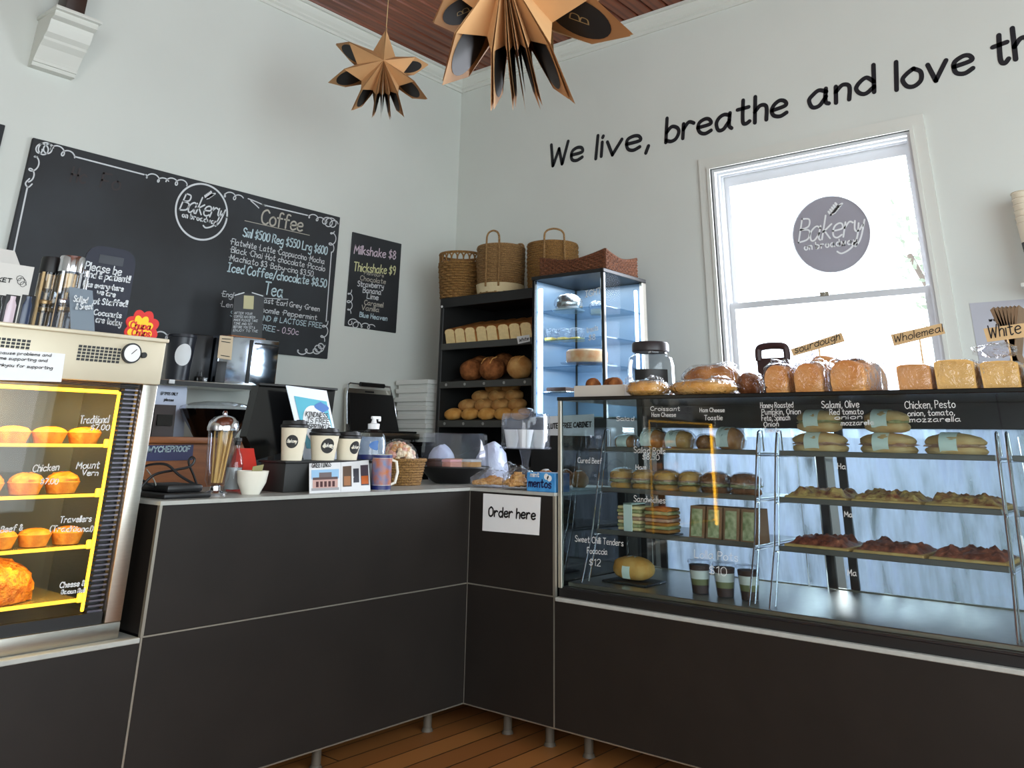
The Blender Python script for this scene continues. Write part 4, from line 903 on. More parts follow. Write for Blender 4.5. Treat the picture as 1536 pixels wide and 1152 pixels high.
# takeaway cups
def takeaway(label, pc, ptop, pw, y, lidh=.016, loc_z=zr, sgn=-.25, group=None):
    cx = P(pc, 690, Y=y).x; H = P(pc, ptop, Y=y).z-loc_z; R = (P(pc+pw/2, 660, Y=y).x-P(pc-pw/2, 660, Y=y).x)/2*.9
    t = thing('takeaway_cup', label, 'cup', (cx, y, loc_z), 0, group)
    hb = H-.02
    b = MB(); b.lathe([(0, .004), (R*.70, .004), (R*.70, 0), (R*.74, 0), (R*.97, hb), (0, hb)], n=32); b.build('cup', M_cup, t)
    b = MB(); b.lathe([(R*.99, hb-.006), (R*1.03, hb-.004), (R*1.03, hb+.004), (R*.93, hb+.008), (R*.88, H), (R*.8, H), (R*.78, H-.006), (0, H-.006)], n=32); li = b.build('lid', M_black, t)
    b = MB(); b.rbox(R*.25, R*.75, -.012, .012, H-.008, H+.004, .003); b.build('sip_tab', M_black, li)
    pts = []; rd = R*.46; zc = hb*.55
    th0 = math.atan2(-y, -cx)+.15+sgn*.0
    for i in range(25):
        a = 2*PI*(i-1)/24; s_, z_ = (0, 0) if i == 0 else (rd*math.cos(a), rd*math.sin(a))
        q_ = R*(.74+.23*(zc+z_)/hb)+.0012; th = th0+sgn+s_/q_; pts.append((q_*math.cos(th), q_*math.sin(th), zc+z_))
    b = MB(); b.add(pts, [(0, 1+i, 1+(i+1) % 24) for i in range(24)]); lg = b.build('logo_disc', M_dot, t)
    b = MB(); st_, wt = layout('Bakery', .1, 2, 1.2, .3)
    q_ = R*.88+.0035; th = th0+sgn; n_ = Vector((math.cos(th), math.sin(th), 0)); e_ = Vector((-math.sin(th), math.cos(th), 0))
    for s_ in st_: ribbon(b, [(x*rd*1.5/wt, yv*rd*.05) for x, yv in smooth_path(s_, 3)], rd*.07, n_*q_+Vector((0, 0, zc-rd*.15))-e_*rd*.75, e_, Vector((0, 0, 1)), n_*.0015)
    b.build('logo_script', M_cream, lg, smooth=False)
takeaway('tall cream takeaway cup with a black lid on the riser', 437, 631, 37, 2.86, sgn=-.25)
takeaway('medium cream takeaway cup with a black lid in front of the kindness poster', 484, 643, 40, 2.86, sgn=.15)
takeaway('short cream takeaway cup beside the hand sanitiser pump', 520, 648, 34, 2.87, sgn=.55)
# point of sale screen
t = thing('till_screen', 'black till monitor with its back to customers behind the cups', 'till', (2.33, 3.12, ZT_))
o = [P(x, yy_, Y=3.08) for x, yy_ in ((396, 577), (511, 583), (500, 636), (490, 660), (385, 690), (372, 655))]
b = MB(); b.hexa([(p.x, 3.08+(p.z-1.0)*.12, p.z) for p in o], [(p.x, 3.13+(p.z-1.0)*.12, p.z) for p in o]); hs = part(t, b.build('screen_housing', M_blackg, smooth=False))
b = MB(); b.rbox(2.25, 2.45, 3.12, 3.17, ZT_+.02, 1.2, .008); part(t, b.build('stand', M_black)); b = MB(); b.rbox(2.12, 2.56, 3.0, 3.24, ZT_, ZT_+.022, .006); part(t, b.build('foot', M_black))
b = MB(); b.rbox(P(393, 575, Y=3.08).x, P(511, 581, Y=3.08).x, 3.095, 3.12, 1.286, 1.296, .003, 1); part(t, b.build('top_rim', M_dark))
# kindness poster
q = [P(x, yy_, Y=3.05) for x, yy_ in ((429, 578), (490, 586), (505, 692), (452, 692))]; q[2] = Vector((q[2].x, 2.97, zr-.05)); q[3] = Vector((q[3].x, 2.97, zr-.05))
for p in q[2:]: p.z = ZT_
t = thing('kindness_poster', 'white and teal poster about kindness leaning on the till', 'poster', (q[3].x+.1, 2.97, ZT_))
part(t, sheet('sheet', q, mat('white_blue_film', (216, 226, 236), .4), th=.003))
def onq(u, v, off=.002):
    a = q[0].lerp(q[1], u); c = q[3].lerp(q[2], u); n_ = (q[1]-q[0]).cross(q[3]-q[0]).normalized()
    if n_.dot(CAM-q[0]) < 0: n_ = -n_
    return a.lerp(c, v)+n_*off
pts = [onq(.13, .1), onq(.93, .12), onq(.93, .62), onq(.13, .62)]
part(t, sheet('teal_field', pts, mat('teal_print', (70, 166, 186), .5), th=.0005))
b = MB(); cc = [onq(.55+.36*math.cos(a), .40+.22*math.sin(a), .003) for a in [2*PI*i/36 for i in range(36)]]; b.add([onq(.55, .40, .003)]+cc, [(0, 1+i, 1+(i+1) % 36) for i in range(36)]); part(t, b.build('white_bubble', M_paper, smooth=False))
b = MB(); cc = [onq(.76+.14*math.cos(a)+.05*math.cos(3*a), .19+.06*math.sin(a), .0035) for a in [2*PI*i/24 for i in range(24)]]; b.add([onq(.76, .19, .0035)]+cc, [(0, 1+i, 1+(i+1) % 24) for i in range(24)]); part(t, b.build('blue_bird', mat('blue_print', (58, 108, 176), .5), smooth=False))
for i, s_ in enumerate(('KINDNESS', 'IS FREE', 'SPRINKLE', 'THAT', 'STUFF')):
    A = onq(.28, .30+i*.062, .004); B = onq(.84 if i < 3 else .6, .30+i*.062, .004); part(t, writing('print', s_, A, B, .019, M_dot, None, wd=.0032, off=.0015))
# sanitiser pump bottle
y = 2.865; c = P(557, 690, Y=y); H = P(557, 624, Y=y).z-zr; R = (P(573, 670, Y=y).x-P(541, 670, Y=y).x)/2
t = thing('sanitiser_bottle', 'clear hand sanitiser pump bottle with a white pump on the riser', 'bottle', (c.x, y, zr))
b = MB(); b.lathe([(0, .002), (R, .002), (R, H*.42), (R*.85, H*.58), (R*.4, H*.70), (R*.34, H*.72), (0, H*.72)], n=28, mod=None); b.build('bottle', M_clr, t)
b = MB(); b.lathe([(0, .006), (R*.93, .006), (R*.93, H*.40), (R*.8, H*.52), (0, H*.52)], n=24); b.build('gel', clear('blue_gel', (226, 236, 244), refl=.3, haze=.55, hazecol=(214, 226, 240), hlo=.2, hhi=.5), t)
b = MB(); b.lathe([(R*.40, H*.70), (R*.42, H*.82), (R*.2, H*.84), (R*.14, H*.94), (0, H*.94)], n=18); b.build('collar', M_paper, t)
b = MB(); b.rbox(-.014, .034, -.007, .007, H*.93, H, .003); b.rbox(.026, .036, -.005, .005, H*.88, H*.96, .002); b.build('pump_head', M_paper, t)
b = MB(); b.lathe([(R*1.012, .002), (R*1.012, H*.12)], n=28); b.build('blue_band', mat('navy_band', (26, 36, 96), .4), t)
b = MB(); pts = [(R*1.02*math.cos(-2.1+s_), R*1.02*math.sin(-2.1+s_), z_) for s_, z_ in [(0+.3*math.cos(a)-.12*math.cos(2*a), H*.33+H*.11*math.sin(a)) for a in [2*PI*i/24 for i in range(24)]]]; b.add([(R*1.022*math.cos(-2.1), R*1.022*math.sin(-2.1), H*.33)]+pts, [(0, 1+i, 1+(i+1) % 24) for i in range(24)]); b.build('label_wave', mat('label_blue', (40, 100, 170), .4), t)
# mug
y = 2.735; xm = P(572, 715, Y=y).x; R = .04; H = P(566, 682, Y=y).z-ZT_
t = thing('printed_mug', 'printed mug with a white handle behind the postcards', 'mug', (xm, y, ZT_))
b = MB(); b.lathe([(0, 0), (R, 0), (R, H), (R*.92, H), (R*.92, .006), (0, .006)], n=28, m=0); b.build('body', M_cream, t)
b = MB(); b.lathe([(R*1.01, H*.14), (R*1.01, H*.90)], n=28); b.build('print_band', mat('mug_print', (176, 98, 44), .35, scale=30, col2=(90, 110, 150)), t)
for z0_, z1_ in ((.0, H*.13), (H*.9, H*.995)): b = MB(); b.lathe([(R*1.012, z0_+.001), (R*1.012, z1_)], n=28); b.build('navy_band', mat('navy_band', (26, 36, 96), .4), t)
b = MB(); dv = Vector((.8, -.6, 0)); b.tube([dv*(R*.97)+Vector((0, 0, H*.85)), dv*(R*1.45)+Vector((0, 0, H*.8)), dv*(R*1.62)+Vector((0, 0, H*.5)), dv*(R*1.4)+Vector((0, 0, H*.2)), dv*(R*.97)+Vector((0, 0, H*.15))], .006, 8); b.build('handle', M_cream, t)
# postcards leaning on the riser
def card(label, px4, y0, y1):
    q = [P(x, yy_, Y=y1) for x, yy_ in px4[:2]]+[P(x, yy_, Y=y0) for x, yy_ in px4[2:]]
    q[2].z = q[3].z = ZT_
    t = thing('postcard', label, 'postcard', ((q[2].x+q[3].x)/2, y0, ZT_)); part(t, sheet('card', q, M_paper, th=.002)); n_ = (q[1]-q[0]).cross(q[3]-q[0]).normalized()
    if n_.dot(CAM-q[0]) < 0: n_ = -n_
    def at(u, v, o=.001): return q[0].lerp(q[1], u).lerp(q[3].lerp(q[2], u), v)+n_*o
    def patch(u0, u1, v0, v1, col, o=.001, nm='print_patch'): part(t, sheet(nm, [at(u0, v0, o), at(u1, v0, o), at(u1, v1, o), at(u0, v1, o)], mat('print_%d_%d_%d' % col, col, .6), th=.0003))
    return t, at, patch
t, at, patch = card('white postcard showing a verandahed building leaning on the riser', ((464, 695), (511, 693), (511, 736), (464, 741)), 2.70, 2.785)
patch(.06, .94, .24, .55, (150, 190, 220)); patch(.30, .70, .34, .50, (110, 100, 100), .0013); patch(.10, .90, .50, .58, (90, 70, 66), .0015); patch(.10, .90, .58, .85, (196, 160, 150), .0015); patch(.06, .94, .85, .93, (160, 160, 162), .0015)
for k in range(5): patch(.2+k*.13, .28+k*.13, .64, .82, (70, 34, 38), .002, 'print_window')
part(t, writing('print', 'GREETINGS', at(.06, .16, .0015), at(.66, .15, .0015), .016, M_dot, None, wd=.003))
t, at, patch = card('white postcard with three small pictures beside the mug', ((511.5, 693), (553, 690), (556, 731), (511.5, 736)), 2.70, 2.785)
patch(.06, .36, .16, .84, (92, 72, 56)); patch(.10, .32, .5, .8, (160, 110, 70), .0013); patch(.42, .62, .26, .72, (60, 62, 70)); patch(.68, .96, .16, .82, (70, 60, 70)); patch(.70, .94, .52, .78, (190, 96, 40), .0013)
# wicker basket of packets
c = Vector((2.825, 2.99, ZT_)); t = thing('wicker_basket', 'round brown wicker basket of bagged sweets on the worktop', 'basket', c); R = .125; H = .105
def weavebasket(mb, prof_r, H, rows, n, amp):
    # a plain inner skin with wavy strands laid round it
    mb.lathe([(prof_r(u)-.004, H*u) for u in [i/6 for i in range(7)]]+[(prof_r(1)-.012, H), (prof_r(0)*.9, .01), (0, .008)], n=36)
    tr_ = H/rows/2
    for j in range(rows):
        u = (j+.5)/rows; r0 = prof_r(u)
        mb.tube([((r0+amp*.1*math.sin(a*n/6+PI*j))*math.cos(a), (r0+amp*.1*math.sin(a*n/6+PI*j))*math.sin(a), H*u) for a in [2*PI*i/n for i in range(n)]], tr_*1.08, 5, True)
b = MB(); weavebasket(b, lambda u: R*(.84+.16*u), H, 10, 72, .022); b.build('weave', M_wick2, t)
b = MB(); b.tube([(R*1.02*math.cos(a), R*1.02*math.sin(a), H) for a in [2*PI*i/36 for i in range(36)]], .008, 6, True); b.build('rim', M_wick2, t)
sw = thing('sweets_bag', 'clear bag of mixed pale sweets filling the wicker basket', 'bag', (c.x, c.y, ZT_+.01))
b = MB(); rs = random.Random(8)
for i in range(240):
    d = Vector((rs.gauss(0, 1), rs.gauss(0, 1), abs(rs.gauss(0, 1)))).normalized(); p = Vector((d.x*.084, d.y*.084, .062+d.z*.098)); b.blob(p, (rs.uniform(.008, .016),)*3, 6, 4, amp=.3, seed=i, m=rs.choice((0, 0, 0, 1, 2)))
k_ = b.build('sweets', [mat('pale_sweet', (226, 206, 168), .6), mat('pink_sweet', (216, 160, 140), .6), mat('caramel_sweet', (196, 140, 80), .6)], sw); k_['kind'] = 'stuff'
b = MB(); b.blob((0, 0, .07), (.101, .101, .115), 24, 14, amp=.06, fq=4, seed=2, flat=.60); b.build('bag_film', M_bag, sw)

# cake dome, stand, bags, mints on the corner of the worktop
c = Vector((3.165, 2.955, ZT_)); R = (P(740, 700, Y=2.9).x-P(650, 700, Y=2.9).x)/2*.84
t = thing('cake_dome', 'clear faceted cake cover on a black dish at the counter corner', 'cake dome', c)
z1 = P(695, 702, Y=2.85).z-ZT_; z2 = P(695, 652, Y=2.85).z-ZT_
R = .172
b = MB(); b.lathe([(0, 0), (R*.5, 0), (R*.6, .008), (R, z1), (R*.99, z1+.006), (R*.95, z1), (R*.86, z1*.7), (0, z1*.7)], n=36); b.build('dish', M_black, t)
b = MB(); b.lathe([(R*.97, z1+.004), (R*.90, z2), (R*.86, z2+.006), (0, z2+.006)], n=20); b.build('cover', M_acryl, t, ang=.2)
M_cake = mat('pink_slice', (196, 130, 110), .7, var=.15, scale=20); M_choc = mat('chocolate', (70, 40, 28), .6, var=.2)
for k, (dx, dy, m_) in enumerate(((-.07, -.05, M_cake), (.05, -.07, M_bread2), (.06, .06, M_bread), (-.05, .07, M_choc))):
    sl = thing('cake_slice', ('pink iced cake slice under the faceted cake cover', 'pale sponge slice under the faceted cake cover', 'golden bun under the faceted cake cover', 'chocolate slice under the faceted cake cover')[k], 'cake', c+Vector((dx, dy, z1*.7)))
    b = MB(); b.rbox(-.04, .04, -.03, .03, 0, .05, .01); b.build('sponge', m_, sl); b = MB(); b.rbox(-.041, .041, -.031, .031, .045, .058, .006); b.build('icing', (mat('pink_icing', (222, 160, 160), .4), M_paper, M_bread, M_choc)[k], sl)
c = Vector((3.36, 2.70, ZT_)); xr_ = P(770, 640, Y=2.7).x
t = thing('cake_stand', 'clear covered cake stand of white wrapped muffins behind the cake dome', 'cake stand', (3.42, 2.72, ZT_)); R = .12
zp = P(770, 672, X=3.42).z-ZT_; zt = P(770, 621, X=3.42).z-ZT_
b = MB(); b.lathe([(0, 0), (R*.62, 0), (R*.58, .008), (.02, .02), (.016, zp*.6), (.03, zp-.01), (R*1.05, zp-.004), (R*1.08, zp+.006), (R*1.05, zp+.006), (R*1.03, zp), (0, zp)], n=32); b.build('stand', M_acryl, t)
b = MB(); b.lathe([(R, zp+.002), (R, zt-.02), (R*.95, zt), (0, zt)], n=32); b.build('cover', M_acryl, t)
b = MB(); b.blob((0, 0, zt+.012), (.04, .04, .018), 14, 8, amp=0); b.build('knob', M_acryl, t)
for k in range(5):
    a = 2*PI*k/5; mf = thing('muffin', 'muffin in a white paper wrap under the clear cake stand cover', 'muffin', (3.42+.071*math.cos(a), 2.72+.071*math.sin(a), ZT_+zp), 0, 'muffins under the cake stand cover')
    b = MB(); b.lathe([(0, 0), (.024, 0), (.034, .055), (.039, .085), (.032, .06), (0, .05)], n=20, mod=lambda r_, z_, a_, j: r_*(1+.06*math.sin(a_*5)*(z_/.085))); b.build('paper_wrap', M_paper, mf)
    b = MB(); b.blob((0, 0, .05), (.030, .030, .026), 16, 8, amp=.1, seed=k); b.build('cake', M_dbread, mf)
# white bags between
for k, (x, y, z, r) in enumerate(((3.30, 3.17, .12, .08), (3.46, 2.97, .13, .095))):
    t = thing('white_bag', ('crumpled white bag just behind the faceted cake cover', 'larger crumpled white bag between cake cover and cake stand')[k], 'bag', (x, y, ZT_))
    b = MB(); b.blob((0, 0, z*.5), (r, r*.8, z*.9), 24, 16, amp=.12, fq=3.5, seed=k+3, flat=.55); b.build('film', mat('white_film', (196, 204, 226), .35, bump=.6, bscale=26), t)
# cellophane bags of biscuits
for k, (x, y, lab) in enumerate(((3.05, 2.612, 'flat cellophane bag of pale biscuits beside the black cake dish'), (3.02, 2.437, 'plump cellophane bag of cookies above the Order here notice'))):
    t = thing('biscuit_bag', lab, 'bag', (x, y, ZT_), (.5, .1)[k])
    b = MB(); rs = random.Random(20+k)
    for i in range(70):
        d = Vector((rs.uniform(-1, 1), rs.uniform(-1, 1), 0))
        if d.length > 1: continue
        b.cyl((d.x*.04, d.y*(.075, .058)[k], .014+rs.random()*(.035, .055)[k]*(1-d.length)), (d.x*.04+rs.uniform(-.003, .003), d.y*(.075, .058)[k], .022+rs.random()*(.035, .055)[k]*(1-d.length)), .018, n=8)
    q_ = b.build('biscuits', mat('biscuit', (212, 170, 100), .7, scale=30, col2=(176, 122, 60)), t); q_['kind'] = 'stuff'
    b = MB(); b.blob((0, 0, .026), (.066, (.10, .08)[k], (.045, .065)[k]), 22, 12, amp=.2, fq=3, seed=k, flat=(.577, .40)[k]); b.build('cellophane', M_bag, t)
    b = MB(); b.blob((.02, (.02, .06)[k], (.06, .085)[k]), (.02, .03, .022), 10, 6, amp=.5, fq=4, seed=k); b.build('gathered_top', M_bag, t)
# box of mints
M_mint = mat('mint_blue', (36, 110, 180), .4, scale=18, col2=(70, 150, 206)); x = 2.955
y0_, y1_ = YT+.006, P(790, 725, X=x).y; zt = P(810, 709, X=x).z
t = thing('mint_box', 'blue mints carton on the worktop edge next to the glass case', 'box', (x+.05, (y0_+y1_)/2, ZT_))
b = MB(); b.rbox(x, x+.10, y0_, y1_, ZT_, zt, .002, 1); part(t, b.build('carton', M_mint))
part(t, writing('lettering', 'mentos', (x, y1_-.012, ZT_+.018), (x, y0_+.022, ZT_+.016), .03, mat('navy_ink', (16, 26, 80), .5), None, wd=.006))
part(t, writing('lettering', 'mint', (x, y1_-.02, ZT_+.056), (x, y1_-.065, ZT_+.056), .016, M_paper, None, wd=.004))
for k, yy_ in enumerate((y0_+.03, y0_+.045)): b = MB(); b.cyl((x-.0005, yy_, zt-.02+.006*k), (x-.0015, yy_, zt-.02+.006*k), .012, n=16); part(t, b.build('mint_print', M_paper))
# pastries tray behind the mints
t = thing('pastry_tray', 'white tray on the worktop behind the mints carton', 'tray', (3.22, 2.32, ZT_))
b = MB(); b.rbox(-.09, .09, -.12, .14, 0, .012, .005); b.build('tray', M_paper, t)
for k, (dx, dy) in enumerate(((-.045, .09), (-.045, .0), (-.045, -.09), (.043, .045))):
    p_ = thing('pastry', ('lumpy golden pastry on the white tray behind the mints', 'lumpy dark brown pastry on the white tray behind the mints')[k % 2], 'pastry', (3.22+dx, 2.32+dy, ZT_+.012), 0, 'pastries on the white tray')
    b = MB(); b.blob((0, 0, .03), (.040, .040, .036), 18, 10, amp=.1, fq=5, seed=k, flat=.83); b.build('crust', (M_bread, M_dbread)[k % 2], p_); b = MB(); b.blob((0, 0, .052), (.022, .022, .016), 12, 6, amp=.2, seed=k); b.build('icing', M_paper, p_)

# ------------------------------------------------------------------ bread shelving against the window wall
SX, SB = 4.15, XW-.004; SY1 = P(659, 500, X=SX).y; SY0 = 3.19; SZ = P(659, 455, X=SX).z
bs = thing('bread_shelf', 'tall black bread shelving unit in the corner', 'shelving', (SX+.25, (SY0+SY1)/2, 0))
def bp(name, *a, m=M_dark, r=.003): b = MB(); b.rbox(*a, r, 1); return part(bs, b.build(name, m))
bp('side_panel', SX, SB, SY1-.03, SY1, 0, SZ); bp('side_panel', SX, SB, SY0, SY0+.03, 0, SZ); bp('back_panel', SB-.02, SB, SY0+.03, SY1-.03, 0, SZ, m=M_black); bp('top_panel', SX, SB, SY0, SY1, SZ, SZ+.03)
bp('header', SX-.004, SX, SY0, SY1, SZ-.035, SZ+.03)
SLP = .26; TLT = math.atan(SLP*.51/(SB-SX-.03))
def deck(dx): return math.tan(TLT)*(dx-.01)      # rise of the sloping shelf deck above its front edge
bz = [P(668, y_, X=SX).z for y_ in (517, 574, 632)]
for k, z in enumerate(bz+[.94, .7, .45]):
    b = MB(); b.hexa([(SX+.01, SY0+.03, z-.018), (SX+.01, SY0+.03, z), (SB-.02, SY0+.03, z+SLP*.51), (SB-.02, SY0+.03, z+SLP*.51-.018)], [(SX+.01, SY1-.03, z-.018), (SX+.01, SY1-.03, z), (SB-.02, SY1-.03, z+SLP*.51), (SB-.02, SY1-.03, z+SLP*.51-.018)]); part(bs, b.build('shelf', M_dark, smooth=False)); bp('shelf_lip', SX-.006, SX+.01, SY0+.02, SY1-.025, z-.036, z+.006, m=mat('grey_lip', (66, 66, 62), .5))
    if k in (1, 2):
        for j in range(5): b = MB(); yy_ = SY1-.09-j*.165; b.cyl((SX-.006, yy_, z-.014), (SX-.009, yy_, z-.014), .009, n=12); part(bs, b.build('price_dot', mat('grey_dot', (150, 150, 145), .6)))
b = MB(); cc = P(663, 460, X=SX-.005); b.cyl((SX-.004, cc.y, cc.z), (SX-.008, cc.y, cc.z), .008, n=12); part(bs, b.build('screw_cap', M_paper))
pt = [P(x, y_, X=SX-.012) for x, y_ in ((775, 505), (794, 502), (795, 512), (777, 516))]
part(bs, sheet('price_ticket', pt, M_paper, th=.001)); part(bs, wpx('ticket_print', 'White', (779, 513), (793, 510), 5, M_ink, None, wd=.004, X=SX-.013, k=2))
# loaves: top row
def sandwich_loaf(mb, w, l, h):
    out = [(-w/2, 0), (w/2, 0), (w/2*.98, h*.66), (w/2*1.06, h*.8), (w*.42, h*.94), (w*.2, h), (-w*.2, h), (-w*.42, h*.94), (-w/2*1.06, h*.8), (-w/2*.98, h*.66)]
    return out
lw = .094; yy_ = SY1-.085; k = 0
proto = None
while yy_ > SY0+.06:
    if proto is None:
        proto = thing('tin_loaf', 'pale square tin loaf in the row on the top bread shelf', 'bread', (SX+.03, yy_, bz[0]), 0, 'tin loaves on the top bread shelf'); proto.rotation_euler = (0, -TLT, 0); proto.location.z += deck(.03)
        out = sandwich_loaf(None, lw*.93, .34, .10)
        b = MB(); b.hexa([(0, y_, z_) for y_, z_ in out], [(.34, y_, z_*1.02) for y_, z_ in out]); b.build('crust', M_bread, proto)
        b = MB(); b.hexa([(-.002, y_*.93, z_*.95+.003) for y_, z_ in out], [(.001, y_*.93, z_*.95+.003) for y_, z_ in out]); b.build('cut_face', M_crumb, proto, smooth=False)
    else:
        jx = .03+random.uniform(-.008, .004); dup(proto, loc=(SX+jx, yy_, bz[0]+deck(jx)))
    yy_ -= lw
# second shelf: round cobs
for k, (px_, r, lab, mm, dx) in enumerate(((710, .082, 'round seeded cob loaf leaning at the end of the second bread shelf', M_dbread, .10), (741, .088, 'big round cob loaf in the middle of the second bread shelf', M_dbread, .09), (782, .085, 'floury round cob loaf next to the cake fridge on the second shelf', M_roll, .09), (757, .085, 'dark cob loaf pushed to the back of the second bread shelf', M_dbread, .27), (722, .08, 'small dark cob loaf behind the others on the second shelf', M_dbread, .26))):
    y_ = P(px_, 555, X=SX+dx).y
    t = thing('cob_loaf', lab, 'bread', (SX+dx, y_, bz[1]+deck(dx))); t.rotation_euler = (0, -TLT, 0); b = MB(); b.blob((0, 0, r*.72), (r, r*.96, r*.84), 28, 16, amp=.06, fq=3, seed=k, flat=.86); b.build('crust', mm, t)
    if k in (1, 2):
        for q_ in range(3): b = MB(); b.tube([(-r*.66, -r*.4+q_*r*.4, r*1.2), (-r*.3, -r*.4+q_*r*.4, r*1.47), (r*.2, -r*.4+q_*r*.4, r*1.52)], .004, 5); b.build('score', M_bread2, t)
# third shelf: heap of rolls
row = [P(px_, 610, X=SX+.075).y for px_ in (682, 707, 732, 757, 782)]; k = 0
for j in range(4):      # each row lies behind and in the hollows of the one below
    dx = .075+.05*j
    if j: row = [(u+v)/2 for u, v in zip(row, row[1:])]
    for y_ in row:
        dz = j*.0445
        t = thing('bread_roll', ('pale floury bread roll higher up the heap on the third bread shelf', 'golden bread roll in the bottom row of the heap on the third shelf')[j == 0], 'bread roll', (SX+dx, y_, bz[2]+dz+deck(dx)), 0, 'rolls heaped on the third bread shelf'); t.rotation_euler = (0, -TLT, random.uniform(-.15, .15))
        b = MB(); b.blob((0, 0, .030), (.056, .067, .038), 20, 12, amp=.04, fq=3, seed=k, flat=.79); b.build('crust', (M_roll, M_bread2)[j == 0], t)
        b = MB(); b.tube([(-.030, -.028, .0575), (-.018, 0, .0665), (-.026, .032, .0575)], .003, 5); b.build('score', M_bread2, t); k += 1

# baskets on the shelving
ZS = SZ+.03
def basket(label, pc, pw, ptop, dx, m, taper, lace=False, amp=.038):
    X_ = SX+dx; y_ = P(pc, 410, X=X_).y; R = abs(P(pc-pw/2, 390, X=X_).y-P(pc+pw/2, 390, X=X_).y)/2*.80; H = P(pc, ptop, X=X_-.05).z-ZS
    t = thing('seagrass_basket', label, 'basket', (X_, y_, ZS))
    if lace:
        H0 = H*.80; b = MB(); weavebasket(b, lambda u: R*(taper+(1-taper)*u), H0, 14, 84, amp); b.build('weave', m, t)
        b = MB(); n_ = 22
        for i in range(n_):
            a0, a1 = 2*PI*i/n_, 2*PI*(i+1)/n_; am = (a0+a1)/2
            b.tube([(R*math.cos(a), R*math.sin(a), z_) for a, z_ in smooth_path([(a0, H0), (a0+.02, H*.9), (am, H*.97), (a1-.02, H*.9), (a1, H0)], 3)], .0055, 5)
        b.build('lace_edge', m, t); b = MB(); b.tube([(R*math.cos(a), R*math.sin(a), H*.985) for a in [2*PI*i/40 for i in range(40)]], .009, 6, True); b.build('rim', m, t)
    else:
        b = MB(); weavebasket(b, lambda u: R*(taper+(1-taper)*min(1, u*1.6)), H, 22, 96, amp); b.build('weave', m, t)
        b = MB(); b.tube([(R*1.0*math.cos(a), R*1.0*math.sin(a), H) for a in [2*PI*i/40 for i in range(40)]], .008, 6, True); b.build('rim', m, t)
    return t, R, H
def handle(t, R, H, ang, w, hh, m):
    b = MB(); ta = Vector((-math.sin(ang), math.cos(ang), 0)); ra = Vector((math.cos(ang), math.sin(ang), 0))*(R+.006)
    b.tube([ra+ta*a*w+Vector((0, 0, z)) for a, z in smooth_path([(-.5, H*.12), (-.5, H), (-.42, H+hh*.75), (-.15, H+hh), (.15, H+hh), (.42, H+hh*.75), (.5, H), (.5, H*.12)], 4)], .007, 6); b.build('handle', m, t)
t, R, H = basket('small seagrass basket with a laced rim on the bread shelving', 691, 58, 380, .11, M_wick2, .84, True, .06)
t, R, H = basket('tall seagrass basket with two handles and a pale base on the shelving', 751, 66, 370, .13, M_wick, .92)
tw = math.atan2(-t.location.y, -t.location.x)
handle(t, R, H, tw-.9+PI, .09, .055, M_wick); handle(t, R, H, tw-.35, .09, .085, M_wick)
b = MB(); b.lathe([(R*.98, .004), (R*1.045, H*.2), (R*.99, H*.2)], n=48); b.build('pale_base', mat('raw_linen', (206, 190, 150), .9, bump=.4, bscale=80), t)
t, R, H = basket('seagrass basket with a tall looped handle behind the cake fridge', 829, 74, 366, .25, M_wick2, .95)
handle(t, R, H, tw+.0, .13, .075, M_wick)

# ------------------------------------------------------------------ upright cake fridge
FX0, FX1, FY0, FZ1 = 3.95, 4.41, 2.594, 2.013
FY1 = P(798, 420, X=FX0).y; FZ0 = P(806, 628, X=FX0).z
cf = thing('cake_fridge', 'black framed upright glass cake fridge lit by white strips', 'fridge', ((FX0+FX1)/2, (FY0+FY1)/2, 0))
def fp(name, *a, m=M_black, r=.003): b = MB(); b.rbox(*a, r, 1); return part(cf, b.build(name, m))
fp('base_cabinet', FX0, FX1, FY0, FY1, 0, FZ0, m=M_dark); fp('roof', FX0-.004, FX1, FY0-.004, FY1+.004, FZ1-.022, FZ1); fp('back_wall', FX1-.02, FX1, FY0, FY1, FZ0, FZ1-.022, m=mat('fridge_back', (118, 138, 160), .25))
fp('floor_plate', FX0+.02, FX1-.02, FY0+.02, FY1-.02, FZ0, FZ0+.012, m=M_steel)
for y_ in (FY0, FY1-.022): fp('front_post', FX0, FX0+.022, y_, y_+.022, FZ0, FZ1-.022, m=M_blackg)
fp('rear_post', FX1-.045, FX1, FY0-.002, FY0+.02, FZ0, FZ1-.022, m=M_steel); fp('rear_post', FX1-.03, FX1-.02, FY1-.02, FY1, FZ0, FZ1-.022)
for a in ((FX0+.004, FX0+.009, FY0+.022, FY1-.022), (FX0+.022, FX1-.045, FY0+.004, FY0+.009)):
    b = MB(); b.box(*a, FZ0, FZ1-.022); part(cf, b.build('glass_pane', M_fridgeglass if a[0] < FX0+.02 else clear('low_reflection_side_glass', (246, 250, 250), refl=.06), smooth=False))  # plain glass; side pane's reflection turned down to keep window glare off
fp('side_panel', FX0+.022, FX1-.03, FY1-.012, FY1-.002, FZ0, FZ1-.022, m=mat('fridge_back', (118, 138, 160), .25))
M_strip = mat('white_lamp_strip', (240, 246, 255), .5, emit=(214, 232, 255), estr=9)
fp('lamp_strip', FX0+.024, FX0+.040, FY1-.056, FY1-.026, FZ0+.03, FZ1-.07, m=M_strip, r=.004); fp('lamp_strip', FX1-.075, FX1-.06, FY0+.022, FY0+.040, FZ0+.25, FZ1-.07, m=M_strip, r=.004)
fz = [P(860, y_, X=FX0+.05).z for y_ in (463, 508, 549, 588)]
for z in fz: b = MB(); b.box(FX0+.03, FX1-.03, FY0+.015, FY1-.015, z-.006, z); part(cf, b.build('glass_shelf', clear('shelf_glass', (206, 224, 236), refl=1.2), smooth=False))
